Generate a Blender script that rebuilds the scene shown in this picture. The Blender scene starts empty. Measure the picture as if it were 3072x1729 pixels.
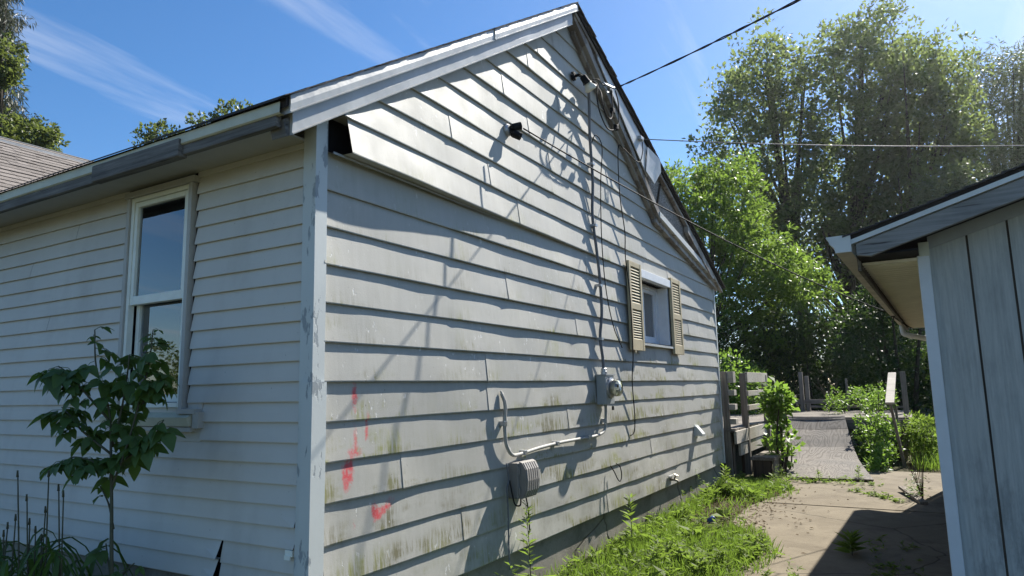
import bpy, math, random
import numpy as np
from mathutils import Vector, Matrix

random.seed(7)
rng = np.random.default_rng(11)
sc = bpy.context.scene
col = sc.collection

# ------------------------------------------------------------------ camera
CAM = np.array([-2.4774, -2.6257, 1.4444])
YAW, PITCH, ROLL, FPX = 0.5297, 0.1470, -0.0216, 2044.3      # focal length in pixels of a 3072 wide frame
Fv = np.array([math.cos(PITCH)*math.cos(YAW), math.cos(PITCH)*math.sin(YAW), math.sin(PITCH)])
r_ = np.array([math.sin(YAW), -math.cos(YAW), 0.0])
u_ = np.cross(r_, Fv)
Rv = math.cos(ROLL)*r_ + math.sin(ROLL)*u_
Uv = -math.sin(ROLL)*r_ + math.cos(ROLL)*u_
cam_d = bpy.data.cameras.new("camera")
cam_d.sensor_width = 36.0
cam_d.lens = FPX/3072*36.0
cam_d.clip_end = 2000
cam = bpy.data.objects.new("camera", cam_d)
col.objects.link(cam)
mw = Matrix.Identity(4)
for i in range(3):
    mw[i][0] = Rv[i]; mw[i][1] = Uv[i]; mw[i][2] = -Fv[i]; mw[i][3] = CAM[i]
cam.matrix_world = mw
sc.camera = cam
K = 3072/2576.0
def spot(px, py, t):
    """point at t metres along the line of sight (surveyed from the photograph, 2576 px wide)"""
    px *= K; py *= K
    return CAM + t*(Fv + Rv*(px-1536)/FPX - Uv*(py-864.5)/FPX)

# ------------------------------------------------------------------ world and sun
SUN = np.array([0.85, -0.20, 0.81]); SUN /= np.linalg.norm(SUN)
elev = math.asin(SUN[2]); rot = math.atan2(SUN[0], SUN[1])
world = bpy.data.worlds.new("World"); sc.world = world; world.use_nodes = True
nt = world.node_tree; nt.nodes.clear()
wo = nt.nodes.new("ShaderNodeOutputWorld"); bg = nt.nodes.new("ShaderNodeBackground")
sky = nt.nodes.new("ShaderNodeTexSky"); sky.sky_type = 'NISHITA'; sky.sun_disc = False
sky.sun_elevation = elev; sky.sun_rotation = rot
sky.air_density = 1.0; sky.dust_density = 0.5; sky.ozone_density = 5.0; sky.altitude = 200
bg.inputs["Strength"].default_value = 0.078
tc = nt.nodes.new("ShaderNodeTexCoord")
sep = nt.nodes.new("ShaderNodeSeparateXYZ"); nt.links.new(tc.outputs["Generated"], sep.inputs[0])
addz = nt.nodes.new("ShaderNodeMath"); addz.operation = 'ADD'; addz.inputs[1].default_value = 0.12
nt.links.new(sep.outputs[2], addz.inputs[0])
mx = nt.nodes.new("ShaderNodeMath"); mx.operation = 'MAXIMUM'; mx.inputs[1].default_value = 0.06
nt.links.new(addz.outputs[0], mx.inputs[0])
dx = nt.nodes.new("ShaderNodeMath"); dx.operation = 'DIVIDE'; nt.links.new(sep.outputs[0], dx.inputs[0]); nt.links.new(mx.outputs[0], dx.inputs[1])
dy = nt.nodes.new("ShaderNodeMath"); dy.operation = 'DIVIDE'; nt.links.new(sep.outputs[1], dy.inputs[0]); nt.links.new(mx.outputs[0], dy.inputs[1])
cmb = nt.nodes.new("ShaderNodeCombineXYZ"); nt.links.new(dx.outputs[0], cmb.inputs[0]); nt.links.new(dy.outputs[0], cmb.inputs[1])
mp = nt.nodes.new("ShaderNodeMapping"); mp.inputs["Rotation"].default_value = (0, 0, math.radians(-62)); mp.inputs["Scale"].default_value = (0.34, 1.9, 1)
mp.inputs["Location"].default_value = (0.35, 0.55, 0)
nt.links.new(cmb.outputs[0], mp.inputs[0])
n1 = nt.nodes.new("ShaderNodeTexNoise"); n1.inputs["Scale"].default_value = 1.15; n1.inputs["Detail"].default_value = 9; n1.inputs["Roughness"].default_value = 0.58; n1.inputs["Distortion"].default_value = 0.5
nt.links.new(mp.outputs[0], n1.inputs["Vector"])
cr = nt.nodes.new("ShaderNodeValToRGB"); cr.color_ramp.elements[0].position = 0.53; cr.color_ramp.elements[0].color = (0, 0, 0, 1)
cr.color_ramp.elements[1].position = 0.82; cr.color_ramp.elements[1].color = (0.62, 0.62, 0.62, 1)
nt.links.new(n1.outputs[0], cr.inputs[0])
mixc = nt.nodes.new("ShaderNodeMix"); mixc.data_type = 'RGBA'
hs = nt.nodes.new('ShaderNodeHueSaturation'); hs.inputs['Saturation'].default_value = 1.18; nt.links.new(sky.outputs[0], hs.inputs['Color'])
nt.links.new(cr.outputs[0], mixc.inputs[0]); nt.links.new(hs.outputs[0], mixc.inputs[6]); mixc.inputs[7].default_value = (6.6, 6.9, 7.4, 1)
nt.links.new(mixc.outputs[2], bg.inputs["Color"]); nt.links.new(bg.outputs[0], wo.inputs[0])

sun_d = bpy.data.lights.new("sun", 'SUN'); sun_d.energy = 5.0; sun_d.angle = math.radians(0.55); sun_d.color = (1.0, 0.955, 0.87)
sun = bpy.data.objects.new("sun", sun_d); col.objects.link(sun)
sun.rotation_euler = Vector(-SUN).to_track_quat('-Z', 'Y').to_euler()

vs = sc.view_settings
vs.view_transform = 'Standard'; vs.look = 'None'; vs.gamma = 1.0; vs.use_curve_mapping = False
vs.exposure = 1.1
sc.cycles.use_denoising = True
sc.cycles.max_bounces = 6; sc.cycles.diffuse_bounces = 3; sc.cycles.glossy_bounces = 3; sc.cycles.transmission_bounces = 4; sc.cycles.volume_bounces = 0; sc.cycles.transparent_max_bounces = 10
sc.cycles.sample_clamp_indirect = 6

# ------------------------------------------------------------------ node helpers
class G:
    def __init__(s, name):
        s.m = bpy.data.materials.new(name); s.m.use_nodes = True
        s.nt = s.m.node_tree; s.nt.nodes.clear()
        s.out = s.nt.nodes.new("ShaderNodeOutputMaterial")
        s._tc = None
    def n(s, t, **kw):
        d = s.nt.nodes.new(t)
        for k, v in kw.items(): setattr(d, k, v)
        return d
    def put(s, sock, v):
        if v is None: return
        if isinstance(v, bpy.types.NodeSocket): s.nt.links.new(v, sock)
        else:
            if isinstance(v, (tuple, list)) and len(v) == 3 and sock.type == 'RGBA': v = (*v, 1)
            sock.default_value = v
    def co(s, which="Object"):
        if s._tc is None: s._tc = s.n("ShaderNodeTexCoord")
        return s._tc.outputs[which]
    def map(s, scale=(1, 1, 1), loc=(0, 0, 0), rot=(0, 0, 0), vec=None):
        d = s.n("ShaderNodeMapping"); s.put(d.inputs[0], vec or s.co())
        d.inputs["Location"].default_value = loc; d.inputs["Rotation"].default_value = rot; d.inputs["Scale"].default_value = scale
        return d.outputs[0]
    def noise(s, scale, detail=4, rough=0.5, vec=None, dist=0.0):
        d = s.n("ShaderNodeTexNoise"); s.put(d.inputs["Vector"], vec or s.co())
        d.inputs["Scale"].default_value = scale; d.inputs["Detail"].default_value = detail
        d.inputs["Roughness"].default_value = rough; d.inputs["Distortion"].default_value = dist
        return d.outputs[0]
    def voro(s, scale, vec=None, feature='F1', out="Distance"):
        d = s.n("ShaderNodeTexVoronoi", feature=feature); s.put(d.inputs["Vector"], vec or s.co()); d.inputs["Scale"].default_value = scale
        return d.outputs[out]
    def wave(s, scale, dist, detail=2, dscale=1.0, vec=None, direction='X'):
        d = s.n("ShaderNodeTexWave"); d.bands_direction = direction; s.put(d.inputs["Vector"], vec or s.co())
        d.inputs["Scale"].default_value = scale; d.inputs["Distortion"].default_value = dist
        d.inputs["Detail"].default_value = detail; d.inputs["Detail Scale"].default_value = dscale
        return d.outputs["Fac"]
    def ramp(s, f, stops):
        d = s.n("ShaderNodeValToRGB"); e = d.color_ramp.elements
        while len(e) < len(stops): e.new(0.5)
        for el, (p, c) in zip(e, stops):
            el.position = p; el.color = (c, c, c, 1) if isinstance(c, (int, float)) else (*c, 1)
        s.put(d.inputs[0], f); return d.outputs[0]
    def mix(s, f, a, b, blend='MIX'):
        d = s.n("ShaderNodeMix", data_type='RGBA', blend_type=blend); s.put(d.inputs[0], f); s.put(d.inputs[6], a); s.put(d.inputs[7], b)
        return d.outputs[2]
    def math(s, op, a, b=None, c=None):
        d = s.n("ShaderNodeMath", operation=op); s.put(d.inputs[0], a); s.put(d.inputs[1], b)
        if c is not None: s.put(d.inputs[2], c)
        return d.outputs[0]
    def mul(s, *a):
        r = a[0]
        for b in a[1:]: r = s.math('MULTIPLY', r, b)
        return r
    def sep(s, vec, i):
        d = s.n("ShaderNodeSeparateXYZ"); s.put(d.inputs[0], vec); return d.outputs[i]
    def bump(s, h, dist=0.01, strength=1.0, normal=None):
        d = s.n("ShaderNodeBump"); s.put(d.inputs["Height"], h); d.inputs["Distance"].default_value = dist; d.inputs["Strength"].default_value = strength
        s.put(d.inputs["Normal"], normal); return d.outputs[0]
    def bsdf(s, color, rough=0.6, metal=0.0, spec=0.5, normal=None, **kw):
        d = s.n("ShaderNodeBsdfPrincipled"); s.put(d.inputs["Base Color"], color); s.put(d.inputs["Roughness"], rough)
        s.put(d.inputs["Metallic"], metal); s.put(d.inputs["Specular IOR Level"], spec); s.put(d.inputs["Normal"], normal)
        for k, v in kw.items(): s.put(d.inputs[k], v)
        return d.outputs[0]
    def end(s, sh):
        s.nt.links.new(sh, s.out.inputs[0]); return s.m

def simple(name, c, rough=0.6, metal=0.0, spec=0.4, var=0.12, scale=9.0, bump=0.0008):
    g = G(name); a = tuple(x*(1-var) for x in c); b = tuple(min(1, x*(1+var)) for x in c)
    nz = g.noise(scale, 5, 0.6)
    f = g.ramp(nz, [(0.3, 0.0), (0.7, 1.0)])
    return g.end(g.bsdf(g.mix(f, a, b), rough, metal, spec, g.bump(g.noise(scale*12, 3), bump)))

def m_gable(marked):
    g = G("weathered white painted siding"+(" with sprayed red marks" if marked else ""))
    uv = g.co("UV"); v = g.sep(uv, 1)
    P = g.co(); z = g.sep(P, 2); x = g.sep(P, 0)
    base = g.mix(g.ramp(g.noise(1.3, 5, 0.6), [(0.3, 0), (0.7, 1)]), (0.405, 0.395, 0.36), (0.475, 0.465, 0.424))
    fine = g.ramp(g.noise(1.0, 6, 0.65, g.map((22, 22, 2.2))), [(0.35, 0.0), (0.75, 1.0)])
    base = g.mix(g.mul(fine, 0.22), base, (0.26, 0.25, 0.215))
    # olive algae streaks above each lower edge, heavier low on the wall
    streak = g.ramp(g.noise(1.0, 7, 0.7, g.map((46, 46, 3.6))), [(0.42, 0.0), (0.66, 1.0)])
    patch = g.ramp(g.noise(2.1, 5, 0.6, g.map((1, 1, 2.2))), [(0.46, 0.0), (0.66, 1.0)])
    low = g.ramp(v, [(0.0, 1.0), (0.25, 0.55), (0.75, 0.05)])
    hz = g.ramp(g.math('DIVIDE', z, 4.2), [(0.10, 1.0), (0.36, 0.85), (0.47, 0.30), (0.80, 0.08)])
    alg = g.mul(streak, patch, low, hz, g.ramp(g.noise(0.9, 3, 0.5, g.map((1, 1, 1), (7, 3, 1))), [(0.36, 0.15), (0.62, 1.3)]))
    alg = g.math('MINIMUM', g.mul(alg, 4.6), 0.9)
    agc = g.mix(g.ramp(g.noise(2.1, 2), [(0.42, 0), (0.6, 1)]), (0.165, 0.15, 0.08), (0.26, 0.27, 0.075))
    base = g.mix(alg, base, agc)
    grime = g.mul(g.ramp(g.noise(2.6, 6, 0.65), [(0.45, 0), (0.75, 1)]), g.ramp(g.math('DIVIDE', z, 3.0), [(0.12, 0.75), (0.40, 0.2), (1.0, 0.05)]))
    base = g.mix(grime, base, (0.17, 0.165, 0.13))
    # dark mildew in the strip just under the course above
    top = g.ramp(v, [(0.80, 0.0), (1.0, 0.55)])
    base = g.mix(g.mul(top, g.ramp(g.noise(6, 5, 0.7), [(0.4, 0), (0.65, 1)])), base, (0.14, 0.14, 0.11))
    # flaked paint
    ch = g.ramp(g.noise(1.0, 4, 0.6, g.map((26, 26, 15))), [(0.655, 0), (0.67, 1)])
    chm = g.ramp(g.noise(1.6, 3), [(0.46, 0), (0.58, 1)])
    chips = g.mul(ch, chm)
    base = g.mix(chips, base, (0.58, 0.58, 0.56))
    pits = g.ramp(g.noise(1.0, 3, 0.55, g.map((60, 60, 34), (5, 2, 9))), [(0.735, 0), (0.75, 1)])
    base = g.mix(g.mul(pits, 0.8), base, (0.12, 0.11, 0.10))
    if marked:
        # sprayed red utility marks
        blobs = [(0.29, 1.43, .018, .045, .8), (0.285, 1.34, .016, .03, .25), (0.39, 1.27, .012, .055, .5), (0.385, 1.21, .012, .03, .4), (0.30, 1.20, .014, .06, .45),
                 (0.29, 1.13, .05, .022, .45), (0.268, 1.03, .02, .05, .7), (0.232, 1.00, .018, .045, 1.0), (0.24, 1.055, .03, .02, .5), (0.458, 0.80, .018, .035, 1.0), (0.485, 0.775, .018, .018, .9),
                 (0.522, 0.795, .026, .016, .8), (0.56, 0.815, .03, .015, .6), (0.60, 0.85, .03, .02, .3), (0.302, 0.757, .02, .03, .25)]
        acc = None; pn = g.noise(38, 4, 0.65); spk = g.noise(150, 2)
        for bx, bz, sx, sz, st in blobs:
            dxn = g.math('DIVIDE', g.math('SUBTRACT', x, bx), sx); dzn = g.math('DIVIDE', g.math('SUBTRACT', z, bz), sz)
            d2 = g.math('ADD', g.mul(dxn, dxn), g.mul(dzn, dzn))
            f = g.mul(g.math('EXPONENT', g.mul(d2, -0.6)), st)
            acc = f if acc is None else g.math('ADD', acc, f)
        red = g.ramp(g.mul(acc, g.ramp(spk, [(0.35, 0.5), (0.6, 1.0)]), g.ramp(pn, [(0.36, 0.35), (0.58, 1.2)])), [(0.12, 0.0), (0.38, 0.55), (0.7, 0.9)])
        base = g.mix(red, base, (0.62, 0.06, 0.075))
    h = g.math('ADD', g.mul(g.noise(3.2, 3, 0.5), 1.0), g.mul(g.noise(14, 3), 0.12))
    nb = g.bump(h, 0.008, 0.2)
    nb = g.bump(g.math('SUBTRACT', g.noise(120, 2), g.mul(chips, 2.0)), 0.0006, 0.8, nb)
    return g.end(g.bsdf(base, g.ramp(g.noise(5, 3), [(0.3, 0.52), (0.7, 0.68)]), 0, 0.28, nb))

def m_vinyl():
    g = G("chalky grey vinyl siding")
    P = g.co(); z = g.sep(P, 2)
    base = g.mix(g.ramp(g.noise(0.9, 5, 0.6), [(0.3, 0), (0.7, 1)]), (0.555, 0.535, 0.49), (0.63, 0.61, 0.56))
    dirt = g.ramp(g.noise(1.0, 6, 0.65, g.map((3, 3, 1.3))), [(0.5, 0), (0.8, 1)])
    base = g.mix(g.mul(dirt, 0.35), base, (0.33, 0.30, 0.265))
    sp = g.ramp(g.noise(46, 2), [(0.755, 0), (0.77, 1)])
    base = g.mix(g.mul(sp, 0.5), base, (0.1, 0.1, 0.09))
    nb = g.bump(g.noise(1.0, 4, 0.6, g.map((300, 14, 300))), 0.0005, 0.6)
    nb = g.bump(g.noise(2.2, 2), 0.008, 0.4, nb)
    return g.end(g.bsdf(base, 0.62, 0, 0.25, nb))

def m_peel(name, paint, under, amt=0.5, sc_=(9, 9, 2.2), rough=0.55):
    g = G(name)
    f = g.noise(1.0, 6, 0.62, g.map(sc_))
    pe = g.ramp(f, [(amt, 0), (amt+0.015, 1)])
    pc = g.mix(g.noise(4, 4), tuple(c*0.85 for c in paint), paint)
    uc = g.mix(g.noise(25, 3), tuple(c*0.7 for c in under), under)
    return g.end(g.bsdf(g.mix(pe, pc, uc), rough, 0, 0.35, g.bump(g.math('SUBTRACT', g.mul(g.noise(60, 3), 0.3), pe), 0.0012, 0.8)))

def m_wood(name, a, b, axis=0, rough=0.85, grain=1.0):
    g = G(name)
    s = [42, 42, 42]; s[axis] = 1.6
    gr = g.noise(1.0, 6, 0.65, g.map(tuple(s)))
    big = g.noise(2.3, 4, 0.6)
    c = g.mix(g.ramp(gr, [(0.28, 0), (0.72, 1)]), a, b)
    c = g.mix(g.ramp(big, [(0.35, 0.0), (0.75, 0.5)]), c, tuple(x*0.5 for x in a))
    crk = g.ramp(g.noise(1.0, 3, 0.5, g.map(tuple(v*1.4 for v in s), (3, 1, 2))), [(0.30, 1), (0.335, 0)])
    c = g.mix(g.mul(crk, 0.75), c, (0.025, 0.022, 0.02))
    return g.end(g.bsdf(c, rough, 0, 0.2, g.bump(g.math('SUBTRACT', gr, g.mul(crk, 0.6)), 0.004*grain, 0.8)))

def m_metal_white():
    g = G("dented white aluminium trim")
    c = g.mix(g.ramp(g.noise(3, 5, 0.6), [(0.35, 0), (0.7, 1)]), (0.41, 0.41, 0.40), (0.52, 0.52, 0.505))
    st = g.ramp(g.noise(1.0, 5, 0.6, g.map((14, 14, 4))), [(0.55, 0), (0.8, 0.5)])
    c = g.mix(st, c, (0.38, 0.37, 0.33))
    nb = g.bump(g.noise(9, 3, 0.5), 0.006, 0.5)
    return g.end(g.bsdf(c, 0.36, 0.1, 0.5, nb))

def m_shingle(name, cs):
    g = G(name)
    ri = g.n("ShaderNodeObjectInfo").outputs["Random"]
    c = g.mix(g.ramp(ri, [(0.0, 0), (0.35, 0.2), (0.65, 0.9), (1, 0.5)]), tuple(x*.6 for x in cs[0]), tuple(x*1.25 for x in cs[1]))
    c = g.mix(g.ramp(g.noise(6, 4), [(0.45, 0), (0.65, 0.7)]), c, cs[2])
    sp = g.noise(420, 2)
    c = g.mix(g.ramp(sp, [(0.35, 0), (0.65, 1)]), c, tuple(x*1.7 for x in cs[1]))
    return g.end(g.bsdf(c, 0.95, 0, 0.1, g.bump(sp, 0.003, 1.0)))

def m_concrete(name, a, b, stain, mos=True):
    g = G(name)
    c = g.mix(g.ramp(g.noise(1.1, 6, 0.62), [(0.3, 0), (0.72, 1)]), a, b)
    c = g.mix(g.ramp(g.noise(2.7, 6, 0.7, None, 0.6), [(0.47, 0), (0.74, 0.9)]), c, stain)
    c = g.mix(g.ramp(g.noise(55, 3, 0.6), [(0.55, 0), (0.75, 0.5)]), c, tuple(x*0.55 for x in a))
    pb = g.ramp(g.voro(95), [(0.08, 0.6), (0.22, 0)])
    c = g.mix(g.mul(pb, g.ramp(g.noise(4, 2), [(0.4, 0), (0.6, 1)])), c, tuple(min(1, x*1.7) for x in b))
    crack = g.ramp(g.voro(0.55, g.mix(0.16, g.co(), g.n("ShaderNodeTexNoise").outputs["Color"]), 'DISTANCE_TO_EDGE'), [(0.0, 1), (0.007, 0)])
    c = g.mix(g.mul(crack, 0.8), c, (0.05, 0.045, 0.035))
    h = g.math('SUBTRACT', g.math('ADD', g.mul(g.noise(70, 4), 0.4), g.noise(5, 4)), g.mul(crack, 1.2))
    return g.end(g.bsdf(c, 0.92, 0, 0.2, g.bump(h, 0.006, 0.8)))

def m_leaf(name, a, b, trans=0.45, tcol=None, rough=0.45, spec=0.35):
    g = G(name)
    ri = g.n("ShaderNodeNewGeometry").outputs["Random Per Island"]
    c = g.mix(ri, a, b)
    c = g.mix(g.ramp(g.noise(0.55, 3), [(0.35, 0.0), (0.7, 0.55)]), c, tuple(x*0.75 for x in a))
    d = g.bsdf(c, rough, 0, spec)
    t = g.n("ShaderNodeBsdfTranslucent")
    tc_ = tcol or tuple(min(1, x*2.0) for x in b)
    g.put(t.inputs[0], g.mix(ri, tuple(x*0.75 for x in tc_), tc_))
    m = g.n("ShaderNodeMixShader"); m.inputs[0].default_value = trans
    g.nt.links.new(d, m.inputs[1]); g.nt.links.new(t.outputs[0], m.inputs[2])
    return g.end(m.outputs[0])

def m_glass(name, tint=(0.75, 0.8, 0.82), wob=0.0):
    g = G(name)
    nb = g.bump(g.noise(3.0, 2), 0.004, 0.15) if wob else None
    gl = g.n("ShaderNodeBsdfGlossy"); gl.inputs["Roughness"].default_value = 0.015; gl.inputs[0].default_value = (1, 1, 1, 1)
    if nb: g.nt.links.new(nb, gl.inputs["Normal"])
    tr = g.n("ShaderNodeBsdfTransparent"); tr.inputs[0].default_value = (*tint, 1)
    fr = g.n("ShaderNodeFresnel"); fr.inputs[0].default_value = 1.75
    f = g.math('MINIMUM', g.math('ADD', g.mul(fr.outputs[0], 1.45), 0.03), 1.0)
    m = g.n("ShaderNodeMixShader"); g.put(m.inputs[0], f)
    g.nt.links.new(tr.outputs[0], m.inputs[1]); g.nt.links.new(gl.outputs[0], m.inputs[2])
    return g.end(m.outputs[0])

def m_plywood():
    g = G("sun bleached plywood")
    f = g.noise(1.0, 2.5, 0.45, g.map((0.9, 3.2, 0.6)))
    rings = g.math('FRACT', g.mul(g.math('ADD', f, g.mul(g.sep(g.co(), 1), 0.35)), 17.0))
    w2 = g.ramp(rings, [(0.0, 0.1), (0.45, 1), (0.8, 0.75), (1.0, 0.1)])
    fine = g.noise(1.0, 5, 0.65, g.map((3, 70, 3)))
    c = g.mix(w2, (0.08, 0.066, 0.055), (0.20, 0.176, 0.15))
    c = g.mix(g.ramp(fine, [(0.45, 0), (0.75, 0.6)]), c, (0.08, 0.066, 0.055))
    c = g.mix(g.ramp(g.noise(1.3, 5, 0.65), [(0.42, 0), (0.72, 0.7)]), c, (0.08, 0.076, 0.072))
    return g.end(g.bsdf(c, 0.8, 0, 0.2, g.bump(g.math('ADD', w2, fine), 0.003, 0.6)))

def m_t111():
    g = G("faded blue grey plywood siding")
    gr = g.noise(1.0, 6, 0.6, g.map((85, 85, 5)))
    fig = g.wave(1.6, 11, 3, 0.5, g.map((3, 4.5, 0.35)), 'Y')
    c = g.mix(g.ramp(gr, [(0.3, 0), (0.7, 1)]), (0.37, 0.375, 0.35), (0.475, 0.478, 0.445))
    c = g.mix(g.mul(g.ramp(fig, [(0.0, 1), (0.5, 0)]), 0.18), c, (0.22, 0.24, 0.235))
    low = g.ramp(g.math('DIVIDE', g.sep(g.co(), 2), 2.4), [(0.1, 1.0), (0.45, 0.35), (0.9, 0.25)])
    c = g.mix(g.mul(g.ramp(g.noise(1.0, 6, 0.7, g.map((7, 7, 2.2))), [(0.47, 0), (0.68, 0.9)]), low), c, (0.09, 0.10, 0.10))
    return g.end(g.bsdf(c, 0.8, 0, 0.25, g.bump(g.math('ADD', gr, g.mul(fig, 0.4)), 0.002, 0.8)))

def m_ground():
    g = G("weedy soil")
    c = g.mix(g.ramp(g.noise(0.8, 6, 0.65), [(0.35, 0), (0.65, 1)]), (0.075, 0.06, 0.04), (0.055, 0.075, 0.025))
    c = g.mix(g.ramp(g.noise(38, 4, 0.7), [(0.45, 0), (0.7, 0.8)]), c, (0.16, 0.13, 0.085))
    return g.end(g.bsdf(c, 0.95, 0, 0.1, g.bump(g.noise(26, 5, 0.7), 0.03, 0.9)))

def m_osb():
    g = G("grey granular sheathing")
    v = g.voro(60, g.map((1, 1, 1.5)), 'F1', "Color")
    c = g.mix(g.ramp(v, [(0.2, 0), (0.8, 1)]), (0.15, 0.135, 0.12), (0.40, 0.375, 0.345))
    c = g.mix(g.ramp(g.noise(3, 5), [(0.5, 0), (0.7, 0.7)]), c, (0.16, 0.14, 0.13))
    return g.end(g.bsdf(c, 0.9, 0, 0.2, g.bump(g.voro(60), 0.004, 0.8)))

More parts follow.
